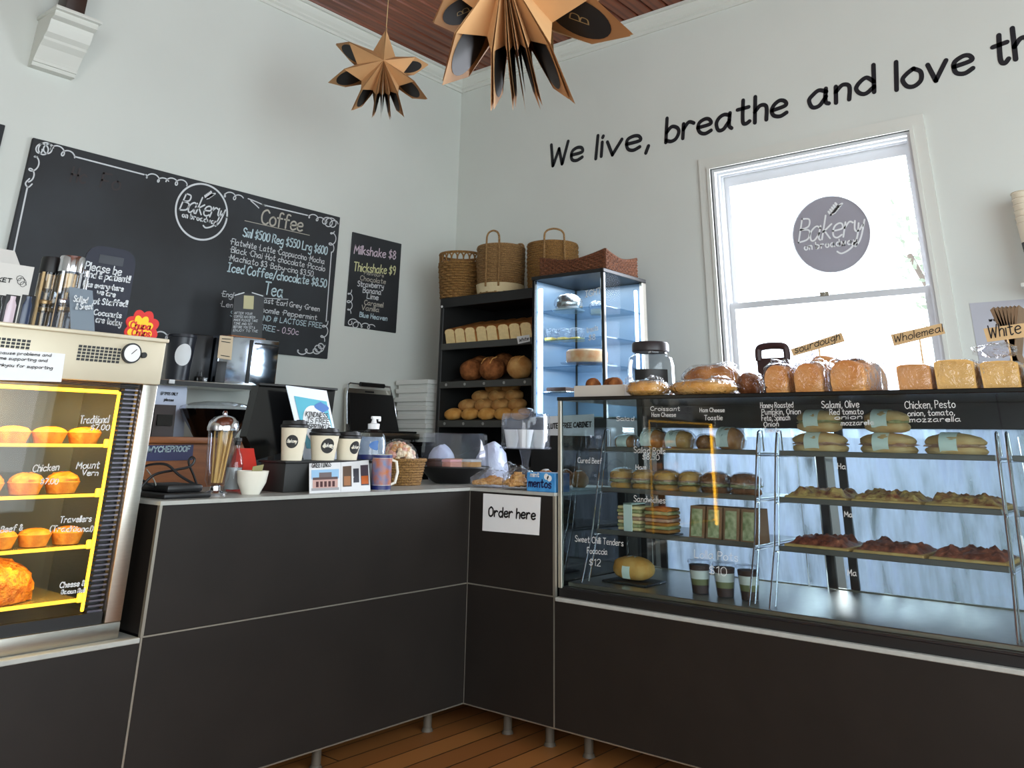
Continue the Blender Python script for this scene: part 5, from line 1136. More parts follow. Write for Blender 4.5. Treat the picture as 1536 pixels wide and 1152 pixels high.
part(cf, wpx('glass_writing', 'IGHT', (878, 446), (902, 440), 9, M_pen, None, wd=.005, X=FX0+.003)); part(cf, wpx('glass_writing', 'treats', (880, 499), (897, 495), 8, M_pen, None, wd=.004, X=FX0+.003)); part(cf, wpx('glass_writing', '$8', (883, 511), (893, 509), 8, M_pen, None, wd=.004, X=FX0+.003))
for z, e in ((FZ1-.03, 2.4), (fz[0]-.01, 1.4), (fz[1]-.01, 1.4), (fz[2]-.01, 1.4), (fz[3]-.01, .8)):
    l = bpy.data.lights.new('fridge_lamp', 'AREA'); l.shape = 'RECTANGLE'; l.size = .3; l.size_y = .4; l.energy = e; l.color = (.82, .91, 1)
    o_ = bpy.data.objects.new('fridge_lamp', l); C.objects.link(o_); o_.location = (4.18, 2.85, z)
# cabinet notice
t = thing('paper_notice', 'white paper notice about the gluten free cabinet below the cake fridge', 'notice', P(850, 655, X=FX0-.003))
part(t, sheet('paper', [P(x, y_, X=FX0-.003) for x, y_ in ((815, 625), (891, 621), (891, 654), (815, 653))], M_paper, th=.001)); part(t, wpx('handwriting', 'GLUTEN FREE CABINET', (819, 643), (887, 640), 7, M_ink, None, wd=.006, X=FX0-.004))
# cakes in the fridge
def fthing(name, label, cat, px, dx, z): return thing(name, label, cat, (FX0+dx, P(px, 500, X=FX0+dx).y, z))
M_lidc = mat('silver_foil', (190, 194, 200), .25, .9, bump=.3, bscale=30)
t = fthing('wrapped_cake', 'cake in crinkled silver wrap on the top fridge shelf', 'cake', 853, .14, fz[0]); b = MB(); b.blob((0, 0, .045), (.085, .085, .06), 24, 12, amp=.15, fq=6, seed=2, flat=.70); b.build('wrap', M_lidc, t); b = MB(); b.lathe([(0, 0), (.093, 0), (.097, .008), (0, .006)], n=28); b.build('board', M_paper, t)
t = fthing('wrapped_cake', 'small white wrapped cake beside the silver one in the fridge', 'cake', 898, .33, fz[0]); b = MB(); b.blob((0, 0, .035), (.06, .06, .05), 20, 10, amp=.2, fq=5, seed=5, flat=.7); b.build('wrap', M_bag, t); b = MB(); b.lathe([(0, 0), (.045, 0), (.045, .03), (0, .03)], n=20); b.build('cake', M_crumb, t)
for k, px_ in enumerate((828, 847, 866)):
    t = fthing('slice_pack', 'clear pack of yellow lemon slice on the second fridge shelf', 'cake', px_, .12+.03*k, fz[1]); t['group'] = 'slice packs in the cake fridge'
    b = MB(); b.rbox(-.04, .04, -.027, .027, 0, .022, .003); b.build('slice', mat('lemon_slice', (226, 196, 90), .6), t); b = MB(); b.rbox(-.045, .045, -.031, .031, 0, .075, .008); b.build('clear_pack', M_bag, t)
t = fthing('layer_cake', 'round orange iced layer cake on a glass stand in the fridge', 'cake', 880, .17, fz[2])
b = MB(); b.lathe([(0, .022), (.115, .022), (.12, .03), (.12, .085), (.11, .095), (0, .095)], n=32); b.build('cake', mat('orange_icing', (206, 128, 70), .45, scale=14, col2=(222, 190, 150)), t); b = MB(); b.lathe([(0, 0), (.06, 0), (.05, .012), (.15, .018), (.155, .024), (0, .021)], n=32); b.build('stand', M_acryl, t)
t = fthing('dark_cake', 'low chocolate slice tray on the bottom fridge shelf', 'cake', 844, .14, fz[3]); b = MB(); b.rbox(-.07, .07, -.07, .07, .008, .03, .006); b.build('slice', M_choc, t); b = MB(); b.rbox(-.085, .085, -.085, .085, 0, .008, .002); b.build('tray', M_lidc, t)
# rectangular wicker tray on the fridge roof
xa_ = FX0+.06; t = thing('wicker_tray', 'rectangular brown wicker tray on top of the cake fridge', 'basket', (4.17, 2.80, FZ1+.002))
for a in ((-.17, -.19, .17, -.19, .08, .115), (.17, -.19, .17, .28, .075, .115), (.17, .28, -.17, .28, .08, .115), (-.17, .28, -.17, -.19, .075, .115)):
    b = MB(); d_ = Vector((a[2]-a[0], a[3]-a[1], 0)); n_ = Vector((-d_.y, d_.x, 0)).normalized(); hh_ = lambda u: a[4]+(a[5]-a[4])*abs(2*u-1)**1.5
    wl_ = [(Vector((a[0], a[1], 0))+d_*u, hh_(u)) for u in [i/16 for i in range(17)]]
    b.hexa([p-n_*.003 for p, _ in wl_]+[p-n_*.003+Vector((0, 0, h)) for p, h in wl_[::-1]], [p+n_*.003 for p, _ in wl_]+[p+n_*.003+Vector((0, 0, h)) for p, h in wl_[::-1]])
    for j in range(7): b.tube([Vector((a[0], a[1], 0))+d_*(i/40)+n_*(.005*math.sin(i*1.57+PI*j))+Vector((0, 0, hh_(i/40)*(j+.5)/7)) for i in range(41)], .0075, 5)
    b.build('woven_side', M_wick3, t)
    b = MB(); b.tube([(a[0]+(a[2]-a[0])*u, a[1]+(a[3]-a[1])*u, a[4]+(a[5]-a[4])*abs(2*u-1)**1.5) for u in [i/12 for i in range(13)]], .008, 6); b.build('rim', M_wick3, t)
b = MB(); b.box(-.17, .17, -.19, .28, 0, .006); b.build('base', M_wick3, t)

# ------------------------------------------------------------------ glass food case on the low ledge
GX, GB, GY1, GY0, GZ1 = 2.955, 3.60, 2.176, .30, 1.262
fc = thing('food_case', 'long refrigerated glass food case on the low counter', 'display case', (3.28, 1.24, ZL))
def cp(name, *a, m=M_black, r=.002): b = MB(); b.rbox(*a, r, 1); return part(fc, b.build(name, m))
cp('base', GX+.004, GB, GY0, GY1, ZL, ZL+.035, m=mat('case_base', (40, 36, 38), .35)); cp('base_trim', GX-.002, GX+.004, GY0, GY1, ZL, ZL+.03, m=M_black)
cp('deck', GX+.03, GB-.02, GY0+.01, GY1-.02, ZL+.035, ZL+.05, m=M_steel)
cp('lid', GX-.006, GB, GY0, GY1+.006, GZ1-.014, GZ1, m=M_blackg)
cp('corner_post', GX-.003, GX+.012, GY1-.014, GY1+.004, ZL+.03, GZ1-.014, m=M_alu); cp('rear_post', GB-.03, GB, GY1-.03, GY1, ZL+.035, GZ1-.014, m=M_dark)
jy = P(1531, 800, X=GX).y
for y0_, y1_ in ((jy+.002, GY1-.014), (GY0, jy-.002)): b = MB(); b.box(GX, GX+.006, y0_, y1_, ZL+.03, GZ1-.014); part(fc, b.build('front_glass', M_caseglass, smooth=False))
b = MB(); b.box(GX+.012, GB-.03, GY1-.006, GY1, ZL+.035, GZ1-.014); part(fc, b.build('end_glass', M_caseglass, smooth=False))
b = MB(); b.box(GX+.012, GB-.03, GY0, GY0+.006, ZL+.035, GZ1-.014); part(fc, b.build('end_glass', M_caseglass, smooth=False))
cp('corner_post', GX-.003, GX+.012, GY0-.004, GY0+.014, ZL+.03, GZ1-.014, m=M_alu); cp('rear_post', GB-.03, GB, GY0, GY0+.03, ZL+.035, GZ1-.014, m=M_dark)
cp('glass_joint', GX, GX+.008, jy-.004, jy+.004, ZL+.03, .86, m=mat('silicone', (186, 196, 200), .5))
cp('back_header', GB-.02, GB, GY0, GY1-.03, 1.155, GZ1-.014, m=mat('dark_maroon_header', (40, 32, 36), .4)); cp('back_sill', GB-.02, GB, GY0, GY1-.03, ZL+.035, ZL+.055, m=M_alu)
ym = P(1250, 780, X=GB).y
doors = ((P(996, 740, X=GB-.02).y, P(1238, 780, X=GB).y, GB-.024), (P(1270, 780, X=GB-.014).y+.03, GY0, GB-.010))
for y1_, y0_, x_ in doors: b = MB(); b.box(x_, x_+.005, y0_, y1_, ZL+.055, 1.155); part(fc, b.build('sliding_door', M_steam, smooth=False))
b = MB(); b.box(GB-.012, GB-.007, P(996, 740, X=GB-.02).y-.03, GY1-.03, ZL+.055, 1.155); part(fc, b.build('fixed_pane', M_glass, smooth=False))
for px_, x_ in ((994, GB-.026), (1240, GB-.026), (1272, GB-.014)):
    y_ = P(px_, 780, X=x_).y; cp('door_stile', x_-.004, x_+.008, y_-.017, y_+.017, ZL+.055, 1.155, m=mat('dark_door_stile', (46, 40, 42), .4))
cz = (1.067, .911, .757); cxf = (3.19, 3.15, 3.11)
bays = ((1.425, 2.10), (.62, 1.335), (GY0+.03, .575))
for k, (y0_, y1_) in enumerate(bays):
    for z, xf in zip(cz, cxf): cp('shelf', xf, GB-.05, y0_, y1_, z-.012, z-.006, m=mat('shelf_steel', (150, 150, 150), .3, .9)); cp('shelf_front', xf-.005, xf, y0_, y1_, z-.014, z+.004, m=mat('shelf_edge_grey', (112, 108, 104), .35, .6))
    for y_ in (y0_-.008, y1_+.008):      # chrome wire side frames
        b = MB(); b.tube([(3.01, y_, ZL+.05), (3.09, y_, .757), (3.17, y_, 1.067), (3.195, y_, 1.135), (3.21, y_, 1.14), (3.235, y_, 1.14), (3.235, y_, 1.067)], .0032, 6); part(fc, b.build('rack_wire', M_chrome))
        b = MB(); b.tube([(3.06, y_, ZL+.05), (3.13, y_, .757), (3.21, y_, 1.13)], .0032, 6); part(fc, b.build('rack_wire', M_chrome))
        b = MB(); b.tube([(GB-.045, y_, ZL+.05), (GB-.045, y_, 1.13)], .0032, 6); part(fc, b.build('rack_wire', M_chrome))
        for z, xf in zip(cz, cxf): b = MB(); b.tube([(xf-.01, y_, z-.016), (GB-.045, y_, z-.016)], .0032, 5); part(fc, b.build('rack_rail', M_chrome))
XG = GX
for t_, p0, p1, h in (('Salad Rolls', (951, 679), (998, 681), 9), ('$8.50', (964, 689), (989, 690), 8), ('Ham', (954, 704), (969, 704.5), 7), ('Cured Beef', (867, 694), (903, 695.5), 8), ('Sandwiches', (951, 752), (998, 755), 9), ('Sweet Chilli Tenders', (863, 812), (935, 819), 9), ('Focaccia', (881, 830), (911, 832), 9), ('$12', (884, 848), (901, 849), 10), ('Lolla Pots', (1042, 836), (1107, 842), 12), ('$10', (1064, 861), (1090, 864), 13),
    ('Croissant', (976, 616), (1020, 616), 6), ('Ham Cheese', (978, 625), (1014, 625), 6), ('Ham Cheese', (1050, 618), (1087, 618), 6), ('Toastie', (1057, 630), (1084, 630), 7), ('Salad', (925, 631), (951, 631), 6),
    ('Honey Roasted', (1141, 612), (1190, 611), 8), ('Pumpkin, Onion', (1143, 622), (1201, 621), 8), ('Feta, Spinach', (1143, 631), (1185, 630), 8), ('Onion', (1146, 640), (1168, 639), 7), ('Tomato', (1146, 649), (1170, 648), 7),
    ('Salami, Olive', (1233, 612), (1289, 611), 10), ('Red tomato', (1245, 622), (1295, 621), 8), ('onion', (1252, 629), (1293, 628), 6), ('mozzarella', (1262, 638), (1311, 637), 7), ('Chicken, Pesto', (1358, 613), (1433, 611.5), 11), ('onion, tomato,', (1362, 624), (1432, 622.5), 8), ('mozzarella', (1365, 633), (1441, 632), 7),
    ('Ha', (1257, 703), (1269, 704), 8), ('Ma', (1267, 775), (1279, 776), 8), ('Ma', (1272, 863), (1285, 864), 9)):
    part(fc, wpx('glass_writing', t_, p0, p1, h, M_pen, None, wd=.0021, X=XG, k=3))

# food on the case shelves
def food(name, label, cat, px, row, dx=.075, group=None, dz=0, rz=0, y=None):
    z = cz[row] if row < 3 else ZL+.05; xf = cxf[row] if row < 3 else 3.07
    z2 = z-.006 if row < 3 else z
    return thing(name, label, cat, (xf+dx, P(px, 760, X=xf+dx).y if y is None else y, z2+dz), rz, group)
def oval(t, L, Wd, H, m, seed=0, nm='bread', z=None, amp=.06, flat=.885, e=.85):
    b = MB(); b.blob((0, 0, (H/2*.9 if z is None else z)), (Wd/2, L/2, H/2), 22, 12, e=e, amp=amp, fq=3, seed=seed, flat=flat); return b.build(nm, m, t)
def wraplabel(t, Wd, H, w=.03, y=0, m=M_label):
    b = MB(); pts = [(-(Wd/2+.003)*math.cos(a), H*.45+(H*.5+.003)*math.sin(a)) for a in [-.5+i*.25 for i in range(13)]]
    b.add([(x, y+s_*w/2, z) for s_ in (-1, 1) for x, z in pts], [(i, i+1, len(pts)+i+1, len(pts)+i) for i in range(len(pts)-1)]); return b.build('paper_label', m, t)
def film(t, L, Wd, H, seed=0): b = MB(); b.blob((0, 0, H*.46), (Wd/2+.006, L/2+.005, H/2+.005), 20, 10, e=.8, amp=.05, fq=4, seed=seed, flat=H*.46/(H/2+.005)); return b.build('film', M_bag, t)
M_ham = mat('ham_filling', (166, 112, 92), .6, scale=40, col2=(196, 160, 130)); M_lett = mat('lettuce', (128, 132, 78), .6, scale=50, col2=(176, 168, 120))
# left bay, top shelf
for k, (px_, L, H, m_, lab) in enumerate(((943, .085, .06, M_bread, 'croissant with a pale label at the end of the top case shelf'), (986, .095, .085, M_bread, 'golden roll with a wide pale label beside the croissant'), (1028, .095, .08, M_roll, 'dark toasted roll in the middle of the top case shelf'), (1066, .066, .065, M_dbread, 'small dark toastie on the top case shelf'), (1104, .095, .095, M_bread, 'thick brown sandwich with a tall label on the top case shelf'))):
    t = food('filled_roll', lab, 'sandwich', px_, 0); oval(t, L, .12, H, m_, k)
    if k != 3: wraplabel(t, .12, H, .05, (-.01, .01, .02, 0, .012)[k])
    film(t, L, .12, H, k)
# second shelf: salad rolls in film, side by side across the bay
ys_ = 2.10-.006
for k, (px_, L) in enumerate(((925, .095), (966, .089), (1004, .106), (1046, .086), (1085, .109), (1130, .113))):
    t = food('salad_roll', ('pale salad roll in film at the end of the second case shelf', 'small ham salad roll on the second case shelf', 'large open salad roll under the salad rolls price', 'narrow salad roll on the second shelf of the case', 'round glossy bun on the second case shelf', 'seeded salad bun next to the wire rack divider')[k], 'sandwich', px_, 1, y=ys_-L/2-.005); ys_ -= L+.0105
    oval(t, L, .12, .035, M_bread2 if k < 4 else M_dbread, k, 'bottom_bun'); oval(t, L*1.02, .125, .02, M_lett, k+9, 'lettuce', z=.036, amp=.25, flat=None); oval(t, L*.96, .12, .016, M_ham, k+3, 'ham', z=.045, amp=.2, flat=None); oval(t, L, .12, .052, M_bread2 if k < 4 else M_dbread, k+5, 'top_bun', z=.055, flat=.3); film(t, L, .125, .085, k)
# third shelf: sandwiches with label, wedge packs
M_tray = mat('black_tray_plastic', (26, 26, 28), .35)
for k, px_ in enumerate((952, 993)):
    t = food('sandwich_stack', ('stacked cut sandwiches with a pale label under the sandwiches sign', 'stacked brown bread sandwiches beside the labelled stack')[k], 'sandwich', px_, 2, .09)
    b = MB(); b.rbox(-.06, .06, -.058, .058, 0, .006, .003); b.build('tray', M_tray, t)
    for j in range(4):
        b = MB(); b.rbox(-.05, .05, -.052, .052, .008+j*.026, .020+j*.026, .005); b.build('bread_slice', (M_crumb, M_bread)[k], t)
        if j < 3: b = MB(); b.rbox(-.051, .051, -.054, .054, .021+j*.026, .033+j*.026, .004); b.build('filling', (M_lett, M_ham)[j % 2], t)
    if k == 0: b = MB(); b.rbox(-.056, -.052, -.02, .02, .004, .108, .001, 1); b.rbox(-.056, .052, -.02, .02, .103, .108, .001, 1); b.build('paper_label', M_label, t)
for k, px_ in enumerate((1073, 1100, 1127, 1148)):
    t = food('sandwich_box', 'brown card wedge box of sandwich standing on the third case shelf', 'sandwich box', px_, 2, .07, 'wedge boxes on the third case shelf', y=1.668-.0695*k)
    b = MB(); b.hexa([(-.045, .031, 0), (-.02, .031, .115), (.07, .031, .115), (.07, .031, 0)], [(-.045, -.031, 0), (-.02, -.031, .115), (.07, -.031, .115), (.07, -.031, 0)]); b.build('card_wedge', mat('brown_card', (140, 100, 70), .7), t, smooth=False)
    b = MB(); b.hexa([(-.0465, .022, .012), (-.0265, .022, .105), (-.0265, -.022, .105), (-.0465, -.022, .012)], [(-.044, .022, .012), (-.024, .022, .105), (-.024, -.022, .105), (-.044, -.022, .012)]); b.build('window_filling', mat('sandwich_filling', (196, 190, 150), .5, scale=40, col2=(110, 120, 70)), t, smooth=False)
# deck: focaccia and layered pots
t = food('focaccia', 'golden focaccia loaf with a white label on a black tray', 'bread', 948, 3, .09); b = MB(); b.rbox(-.08, .08, -.10, .10, 0, .008, .004); b.build('tray', M_tray, t); o_ = oval(t, .17, .12, .085, M_bread2, 4, z=.05); wraplabel(t, .12, .095, .035)
for k, px_ in enumerate((1044, 1080, 1115)):
    t = food('layered_pot', 'clear pot of layered cream and dark dessert on the case deck', 'dessert pot', px_, 3, .05, 'layered dessert pots on the case deck')
    H = .10
    for j, (z0_, z1_, m_) in enumerate(((.002, .03, M_choc), (.03, .05, mat('green_layer', (120, 116, 70), .6)), (.05, .078, M_cream), (.078, .095, M_choc))): b = MB(); b.lathe([(0, z0_), (.028+.1*z0_, z0_), (.028+.1*z1_, z1_), (0, z1_)], n=24); b.build('layer', m_, t)
    b = MB(); b.lathe([(0, 0), (.03, 0), (.041, H), (.043, H+.004)], n=24); b.build('pot', M_acryl, t)
    b = MB(); b.lathe([(.043, H+.002), (.04, H+.012), (0, H+.014)], n=24); b.build('lid', M_acryl, t)
# right bay, top shelf: turkish rolls in stacks
M_turk = mat('turkish_crust', (222, 190, 138), .8, spec=.2, scale=14, bump=.3, bscale=40, col2=(196, 152, 96))
for k, (px_, n_, L) in enumerate(((1240, 2, .20), (1345, 2, .19), (1448, 1, .19))):
    for j in range(n_):
        t = food('turkish_roll', (('labelled turkish roll under the salami sign, bottom of its stack', 'labelled turkish roll topmost of the stack under the salami sign'), ('labelled turkish roll under the chicken pesto sign, bottom of its stack', 'labelled turkish roll topmost of the stack under the chicken pesto sign'), ('single flat turkish roll with a pale label on the case shelf',))[k][j], 'sandwich', px_+(2 if j else 0), 0, .07, None, j*.076)
        oval(t, L*(1-.2*j), .12, .044, M_turk, k, 'bottom_bread', z=.019); oval(t, L*.95*(1-.2*j), .118, .018, M_lett if j else M_ham, k+4, 'filling', z=.036, amp=.25, flat=None); oval(t, L*(1-.2*j), .12, .056, M_turk, k+2, 'top_bread', z=.048, flat=.4, e=1.0); wraplabel(t, .122, .08, .055, .01)
# pizza slabs
M_pz = mat('pizza_crust', (206, 168, 100), .7, scale=20, col2=(176, 124, 62), bump=.3, bscale=60); M_sauce = mat('pizza_topping', (216, 178, 104), .6, scale=38, col2=(128, 56, 36), bump=.5, bscale=80); M_sauce2 = mat('meaty_topping', (170, 92, 64), .6, scale=44, col2=(92, 36, 26), bump=.6, bscale=80)
for row in (1, 2):
    for k, px_ in enumerate((1222, 1344, 1466)):
        t = food('pizza_slab', (('pale topped pizza slab by the rack divider on the second shelf', 'pale topped pizza slab in the middle of the second shelf', 'pale topped pizza slab at the far end of the second shelf'), ('meaty red pizza slab by the rack divider on the third shelf', 'meaty red pizza slab in the middle of the third shelf', 'meaty red pizza slab at the far end of the third shelf'))[row-1][k], 'pizza', px_, row, .13, y=1.215-.2375*k)
        b = MB(); b.rbox(-.11, .11, -.112, .112, 0, .016, .007); b.build('crust', M_pz, t)
        b = MB(); nx = 24; vs = []; fs = []
        for i in range(nx+1):
            for j in range(nx+1):
                x_, y_ = -.104+.208*i/nx, -.106+.212*j/nx; e_ = min(i, nx-i, j, nx-j)/3
                vs.append((x_, y_, .0145+min(1, e_)*(.012+.022*max(0, .3+noise.noise(Vector((x_*26+k*3, y_*26, row*5)))+.5*noise.noise(Vector((x_*60+k*3, y_*60, row*5)))))))
        fs = [(i*(nx+1)+j, (i+1)*(nx+1)+j, (i+1)*(nx+1)+j+1, i*(nx+1)+j+1) for i in range(nx) for j in range(nx)]
        b.add(vs, fs); b.build('topping', (M_sauce, M_sauce2)[row-1], t, ang=1.2)

# ------------------------------------------------------------------ things on top of the food case
ZG = GZ1
def tload(name, label, cat, pl, pr, ptop, X_, rz=0):
    y1_, y0_ = P(pl, 560, X=X_).y, P(pr, 560, X=X_).y; H = P((pl+pr)/2, ptop, X=X_).z-ZG
    return thing(name, label, cat, (X_, (y0_+y1_)/2, ZG), rz), y1_-y0_, H
t, L, H = tload('muffin_box', 'open white box on the end of the glass case', 'box', 861, 936, 577, 3.03)
b = MB(); h_ = H*.96
for a in ((-.0, .004, -L/2, L/2), (.15, .154, -L/2, L/2), (.004, .15, -L/2, -L/2+.004), (.004, .15, L/2-.004, L/2)): b.box(*a, .004, h_)
b.box(0, .154, -L/2, L/2, 0, .004); b.build('tray', mat('grey_white_card', (196, 188, 176), .7), t, smooth=False)
bx_ = t.location.copy()
for k, (dx, dy) in enumerate(((.045, .058), (.098, .004), (.045, -.052))):
    m_ = thing('muffin', 'chunky brown muffin in the open white box on the case', 'muffin', bx_+Vector((dx, dy, .005)), 0, 'muffins in the white box')
    b = MB(); b.lathe([(0, 0), (.022, 0), (.028, .04), (0, .04)], n=18, mod=lambda r_, z_, a_, j: r_*(1+.04*math.sin(a_*14))); b.build('paper_case', M_paper, m_); b = MB(); b.blob((0, 0, .045), (.033, .033, .032), 18, 10, amp=.14, fq=6, seed=k, flat=.4); b.build('top', M_dbread, m_)
b = MB(); b.blob((.122, -.072, h_+.012), (.026, .024, .026), 16, 8, amp=.4, fq=4, seed=9); b.build('plastic_wrap', M_bag, t)
# glass jar
t, L, H = tload('glass_jar', 'big glass cookie jar with a black lid on the case', 'jar', 943, 1012, 514, 3.45); R = L/2*.88
b = MB(); b.lathe([(0, 0), (R*.95, 0), (R, .015), (R, H*.62), (R*.92, H*.74), (R*.72, H*.80), (R*.72, H*.84), (R*.69, H*.84), (R*.69, H*.79), (R*.9, H*.72), (R*.97, H*.6), (R*.97, .02), (0, .012)], n=36); b.build('glass', M_clr, t)
b = MB(); b.lathe([(0, H*.83), (R*.76, H*.83), (R*.80, H*.85), (R*.80, H*.97), (R*.75, H), (0, H)], n=36); b.build('lid', mat('dark_lid', (44, 38, 40), .4), t)
b = MB(); tj = math.atan2(-t.location.y, -t.location.x); pts = [(R*1.01*math.cos(tj-.75+1.5*i/12), R*1.01*math.sin(tj-.75+1.5*i/12)) for i in range(13)]; b.add([(x, y_, z_) for z_ in (H*.30, H*.52) for x, y_ in pts], [(i, i+1, 14+i, 13+i) for i in range(12)]); b.build('label', M_black, t)
b = MB(); b.blob((0, 0, H*.16), (R*.9, R*.9, H*.14), 20, 10, amp=.15, fq=6, flat=.95); b.build('cookies', M_dbread, t)
# bagged breads
def bagged(label, pl, pr, ptop, X_, Wd, m, seed, e=.8, rz=0, top=1.0, tuft=None):
    t, L, H = tload('bagged_loaf', label, 'bread', pl, pr, ptop, X_, rz)
    b = MB(); b.blob((0, 0, H*.44), (Wd/2, L/2*.94, H*.5), 26, 14, e=e, amp=.11, fq=4.5, seed=seed, flat=.86); b.build('loaf', m, t)
    b = MB(); b.blob((0, 0, H*.47), (Wd/2+.008, L/2, H*.53), 26, 14, e=e, amp=.13, fq=5, seed=seed+2, flat=.87); b.build('plastic_bag', M_bag, t)
    if tuft: b = MB(); b.blob((tuft[0], tuft[1], H*.92), (.05, .045, .02), 14, 8, amp=.6, fq=4, seed=seed); b.build('bag_tail', M_bag, t)
    return t
bagged('flat golden loaf in a bag next to the white muffin box', 945, 1000, 570, 3.06, .16, M_bread2, 1, tuft=(.05, 0))
bagged('wide seeded flat loaf in a bag at the front of the case top', 1006, 1104, 569, 3.07, .17, M_bread2, 2, tuft=(.06, -.04))
bagged('grey-sheened bagged loaf lying behind the wide flat loaf', 1026, 1112, 546, 3.29, .16, M_bread, 3, tuft=(.03, -.05))
bagged('bagged brown loaf squeezed beside the first upright loaf', 1108, 1142, 557, 3.20, .12, M_dbread, 4)
def tin(label, pl, pr, ptop, X_, m, seed):
    t, L, H = tload('tin_loaf', label, 'bread', pl, pr, ptop, X_); w = L*.96
    o = [(-w/2*.97, 0), (w/2*.97, 0), (w/2, H*.8), (w/2*.97, H*.92), (w*.36, H*.98), (0, H), (-w*.36, H*.98), (-w/2*.97, H*.92), (-w/2, H*.8)]
    b = MB(); b.hexa([(0, y_, z_) for y_, z_ in o], [(.26, y_, z_) for y_, z_ in o]); b.build('crust', m, t)
    b = MB(); b.blob((.13, 0, H*.5), (.142, L/2*1.06, H*.54), 26, 14, e=.35, amp=.05, fq=6, seed=seed, flat=.92); b.build('plastic_bag', M_bag, t)
    return t
def sour(label, pl, pr, ptop, X_, m, seed, dep=.2):
    t, L, H = tload('sourdough_loaf', label, 'bread', pl, pr, ptop, X_); w = L*.9
    o = [(-w*.46, 0), (w*.46, 0), (w*.49, H*.3), (w*.5, H*.45), (w*.47, H*.62), (w*.40, H*.76), (w*.28, H*.88), (w*.14, H*.945), (0, H*.96), (-w*.14, H*.945), (-w*.28, H*.88), (-w*.40, H*.76), (-w*.47, H*.62), (-w*.5, H*.45), (-w*.49, H*.3)]
    b = MB(); n_ = len(o); rings = [(0, .93), (.008, .985), (.03, 1), (dep-.03, 1), (dep-.008, .98), (dep, .9)]; vs = []; fs = []
    for x_, s_ in rings: vs += [(x_+.004*noise.noise(Vector((y_*40, z_*40, seed))), y_*s_, max(.0005, H*.45+(z_-H*.45)*s_) if z_ > 0 else .0005) for y_, z_ in o]
    for r_ in range(len(rings)-1): fs += [(r_*n_+i, r_*n_+(i+1) % n_, (r_+1)*n_+(i+1) % n_, (r_+1)*n_+i) for i in range(n_)]
    fs += [tuple(range(n_))[::-1], tuple((len(rings)-1)*n_+i for i in range(n_))]
    b.add(vs, fs); b.build('loaf', m, t, ang=.9)
    b = MB(); b.blob((dep/2, 0, H*.5), (dep/2+.016, L/2*1.02, H*.54), 28, 16, e=.45, amp=.10, fq=6, seed=seed, flat=.92); b.build('plastic_bag', M_bag, t)
    b = MB(); b.blob((dep*.5, L*.1, H*1.02), (.06, .05, .018), 16, 8, amp=.7, fq=5, seed=seed); b.build('bag_tail', M_bag, t)
    return t
M_sour = mat('sourdough_crust', (218, 160, 94), .8, spec=.2, scale=14, bump=.5, bscale=60, col2=(190, 124, 66))
sour('upright bagged sourdough loaf in front of the black paddle', 1143, 1181, 545, 3.03, M_sour, 5)
sour('upright bagged sourdough loaf in the middle of the sourdough row', 1186, 1234, 542, 3.03, M_sour, 6)
sour('upright bagged sourdough loaf with a creased bag at the row end', 1240, 1298, 537, 3.03, M_sour, 7)
sour('bagged loaf standing behind the sourdough row', 1205, 1262, 530, 3.28, M_sour, 8, .16)
sour('bagged loaf peeking out past the end of the sourdough row', 1270, 1313, 537, 3.28, M_sour, 9, .16)
M_tin1 = mat('wholemeal_crust', (206, 148, 92), .8, spec=.2, var=.12, scale=18, bump=.4, bscale=60); M_tin2 = mat('golden_tin_crust', (216, 172, 104), .8, spec=.2, var=.12, scale=18, bump=.4, bscale=60)
tin('wholemeal tin loaf by the gap in front of the window', 1344, 1396, 546, 3.04, M_tin1, 1)
tin('golden bagged tin loaf between two other tin loaves', 1401, 1463, 539, 3.04, M_tin2, 2)
t = tin('bagged white tin loaf under the White tag', 1470, 1530, 541, 3.04, M_tin2, 3)
b = MB(); b.blob((.14, .02, .13), (.07, .06, .022), 18, 8, amp=.5, fq=4, seed=4); b.build('bag_tail', M_bag, t)
tin('bagged white tin loaf at the end of the row past the White tag', 1536, 1600, 541, 3.04, M_tin2, 6)
# paddle and tags
X_ = 3.44; y1_, y0_ = P(1134, 530, X=X_).y, P(1182, 530, X=X_).y; zt = P(1158, 516, X=X_).z
t = thing('paddle_board', 'dark paddle board with a hand hole standing behind the loaves', 'board', (X_, (y0_+y1_)/2, ZG))
M_pad = mat('maroon_black', (48, 26, 28), .5); w = y1_-y0_; o = .3
b = MB(); hz0, hz1 = zt-.055, zt-.015
b.rbox(X_, X_+.012, y0_, y1_, ZG, hz0, .004); part(t, b.build('blade', M_pad))
b = MB(); b.tube([(X_+.006, y_, z_) for y_, z_ in smooth_path([(y0_+.008, hz0-.01), (y0_+.008, hz1-.012), (y0_+.02, hz1+.004), ((y0_+y1_)/2, zt-.006), (y1_-.02, hz1+.004), (y1_-.008, hz1-.012), (y1_-.008, hz0-.01)], 4)], .014, 8); part(t, b.build('handle_loop', M_pad))
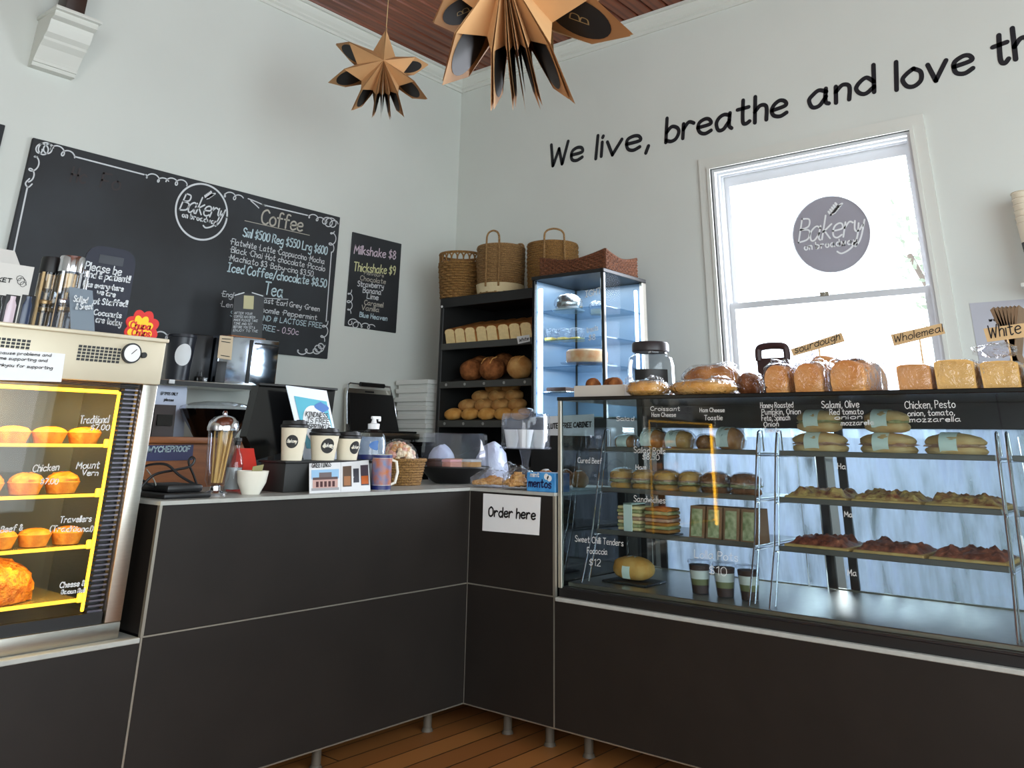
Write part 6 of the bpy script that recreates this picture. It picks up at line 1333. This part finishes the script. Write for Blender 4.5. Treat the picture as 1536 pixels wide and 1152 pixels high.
for lab, txt, q4, tp, X_ in (('kraft paper tag reading sourdough on a stick above the sourdough loaves', 'sourdough', ((1186, 524), (1262, 499), (1267, 512), (1190, 534)), ((1193, 530), (1260, 509)), 3.249), ('kraft paper tag reading wholemeal on a stick before the window', 'Wholemeal', ((1336, 502), (1412, 485), (1418, 500), (1341, 519)), ((1342, 514), (1414, 497)), 3.34), ('kraft paper tag reading White on a stick before the grey poster', 'White', ((1475, 493), (1540, 484), (1542, 505), (1481, 513)), ((1484, 507), (1532, 500)), 3.34)):
    q = [P(x, y_, X=X_) for x, y_ in q4]; mid = (q[2]+q[3])/2
    t = thing('bread_tag', lab, 'tag', (X_+.006, mid.y, ZG)); part(t, sheet('card', q, M_tag, th=.002))
    A, B = P(*tp[0], X=X_), P(*tp[1], X=X_); part(t, writing('handwriting', txt, A, B, .026 if txt != 'White' else .042, M_ink, None, wd=.003 if txt != 'White' else .004))
    b = MB(); b.cyl((X_+.006, mid.y, ZG), (X_+.006, mid.y, mid.z+.02), .003, n=8); part(t, b.build('stick', M_pale))
# bundle of brown paper bags
X_ = 3.46; t = thing('paper_bag_bundle', 'bundle of brown paper bags fanned upright behind the White tag', 'paper bags', (X_, P(1525, 520, X=X_).y, ZG)); zt = P(1525, 462, X=X_).z-ZG
for k in range(7):
    a = -.30+.1*k; b = MB(); w_ = .016
    b.hexa([(-.07, -w_/2+.012*k-.03, 0), (.07, -w_/2+.012*k-.03, 0), (.07, -w_/2+.012*k-.03-a*.25, zt), (-.07, -w_/2+.012*k-.03-a*.25, zt)], [(-.07, w_/3+.012*k-.03, 0), (.07, w_/3+.012*k-.03, 0), (.07, w_/3+.012*k-.03-a*.25, zt-.01), (-.07, w_/3+.012*k-.03-a*.25, zt-.01)]); b.build('paper_bag', mat('dark_kraft', (112, 88, 64), .8, var=.15), t, smooth=False)
# poster on the window wall
q = [P(1454, 455, X=XW-.003), P(1600, 440, X=XW-.003), None, None]; q[1].z = q[0].z; q[3] = Vector((q[0].x, q[0].y, q[0].z-.62)); q[2] = Vector((q[1].x, q[1].y, q[1].z-.62))
t = thing('wall_poster', 'pale grey poster on the wall beside the window', 'poster', (q[3]+q[2])/2); part(t, sheet('sheet', q, mat('grey_poster', (182, 184, 192), .6), th=.002)); part(t, wpx('print', 'wooden', (1484, 482), (1518, 478), 4, M_dot, None, wd=.006, X=XW-.003, k=2, gap=4))
# cup stack on a small wall shelf
X_ = 4.58; c = P(1545, 330, X=X_); zb_ = P(1545, 430, X=X_).z
t = thing('cup_shelf', 'small white bracket shelf high beside the window', 'shelf', (XW, c.y, zb_)); b = MB(); b.rbox(XW-.26, XW-.002, c.y-.2, c.y+.07, zb_-.02, zb_, .003); part(t, b.build('deck', M_white))
b = MB(); b.hexa([(XW-.002, c.y-.02, zb_-.02), (XW-.2, c.y-.02, zb_-.02), (XW-.002, c.y-.02, zb_-.065)], [(XW-.002, c.y, zb_-.02), (XW-.2, c.y, zb_-.02), (XW-.002, c.y, zb_-.065)]); part(t, b.build('bracket', M_white, smooth=False))
zt = P(1545, 290, X=X_).z; R = .058; Hc = .25
n_ = 6; first = None
for k in range(n_):
    z_ = zb_+k*.03
    cp_ = thing('stacked_cup', ('cream paper cup at the bottom of the nested stack by the window', 'nested cream paper cup in the stack on the bracket shelf')[k > 0], 'cup', (X_, c.y, z_), 0, 'nested paper cups by the window')
    b = MB(); h_ = zt-zb_-.15; b.lathe([(0, .002), (R*.72, .002), (R, h_), (R*1.05, h_+.003), (R*1.0, h_+.008), (R*.97, h_), (R*.70, .006), (0, .006)], n=30); b.build('cup', M_cup, cp_)
    if k == 0:
        b = MB(); b.lathe([(R*.80, h_*.25), (R*.93, h_*.70)], n=30); b.build('print_band', M_dot, cp_)
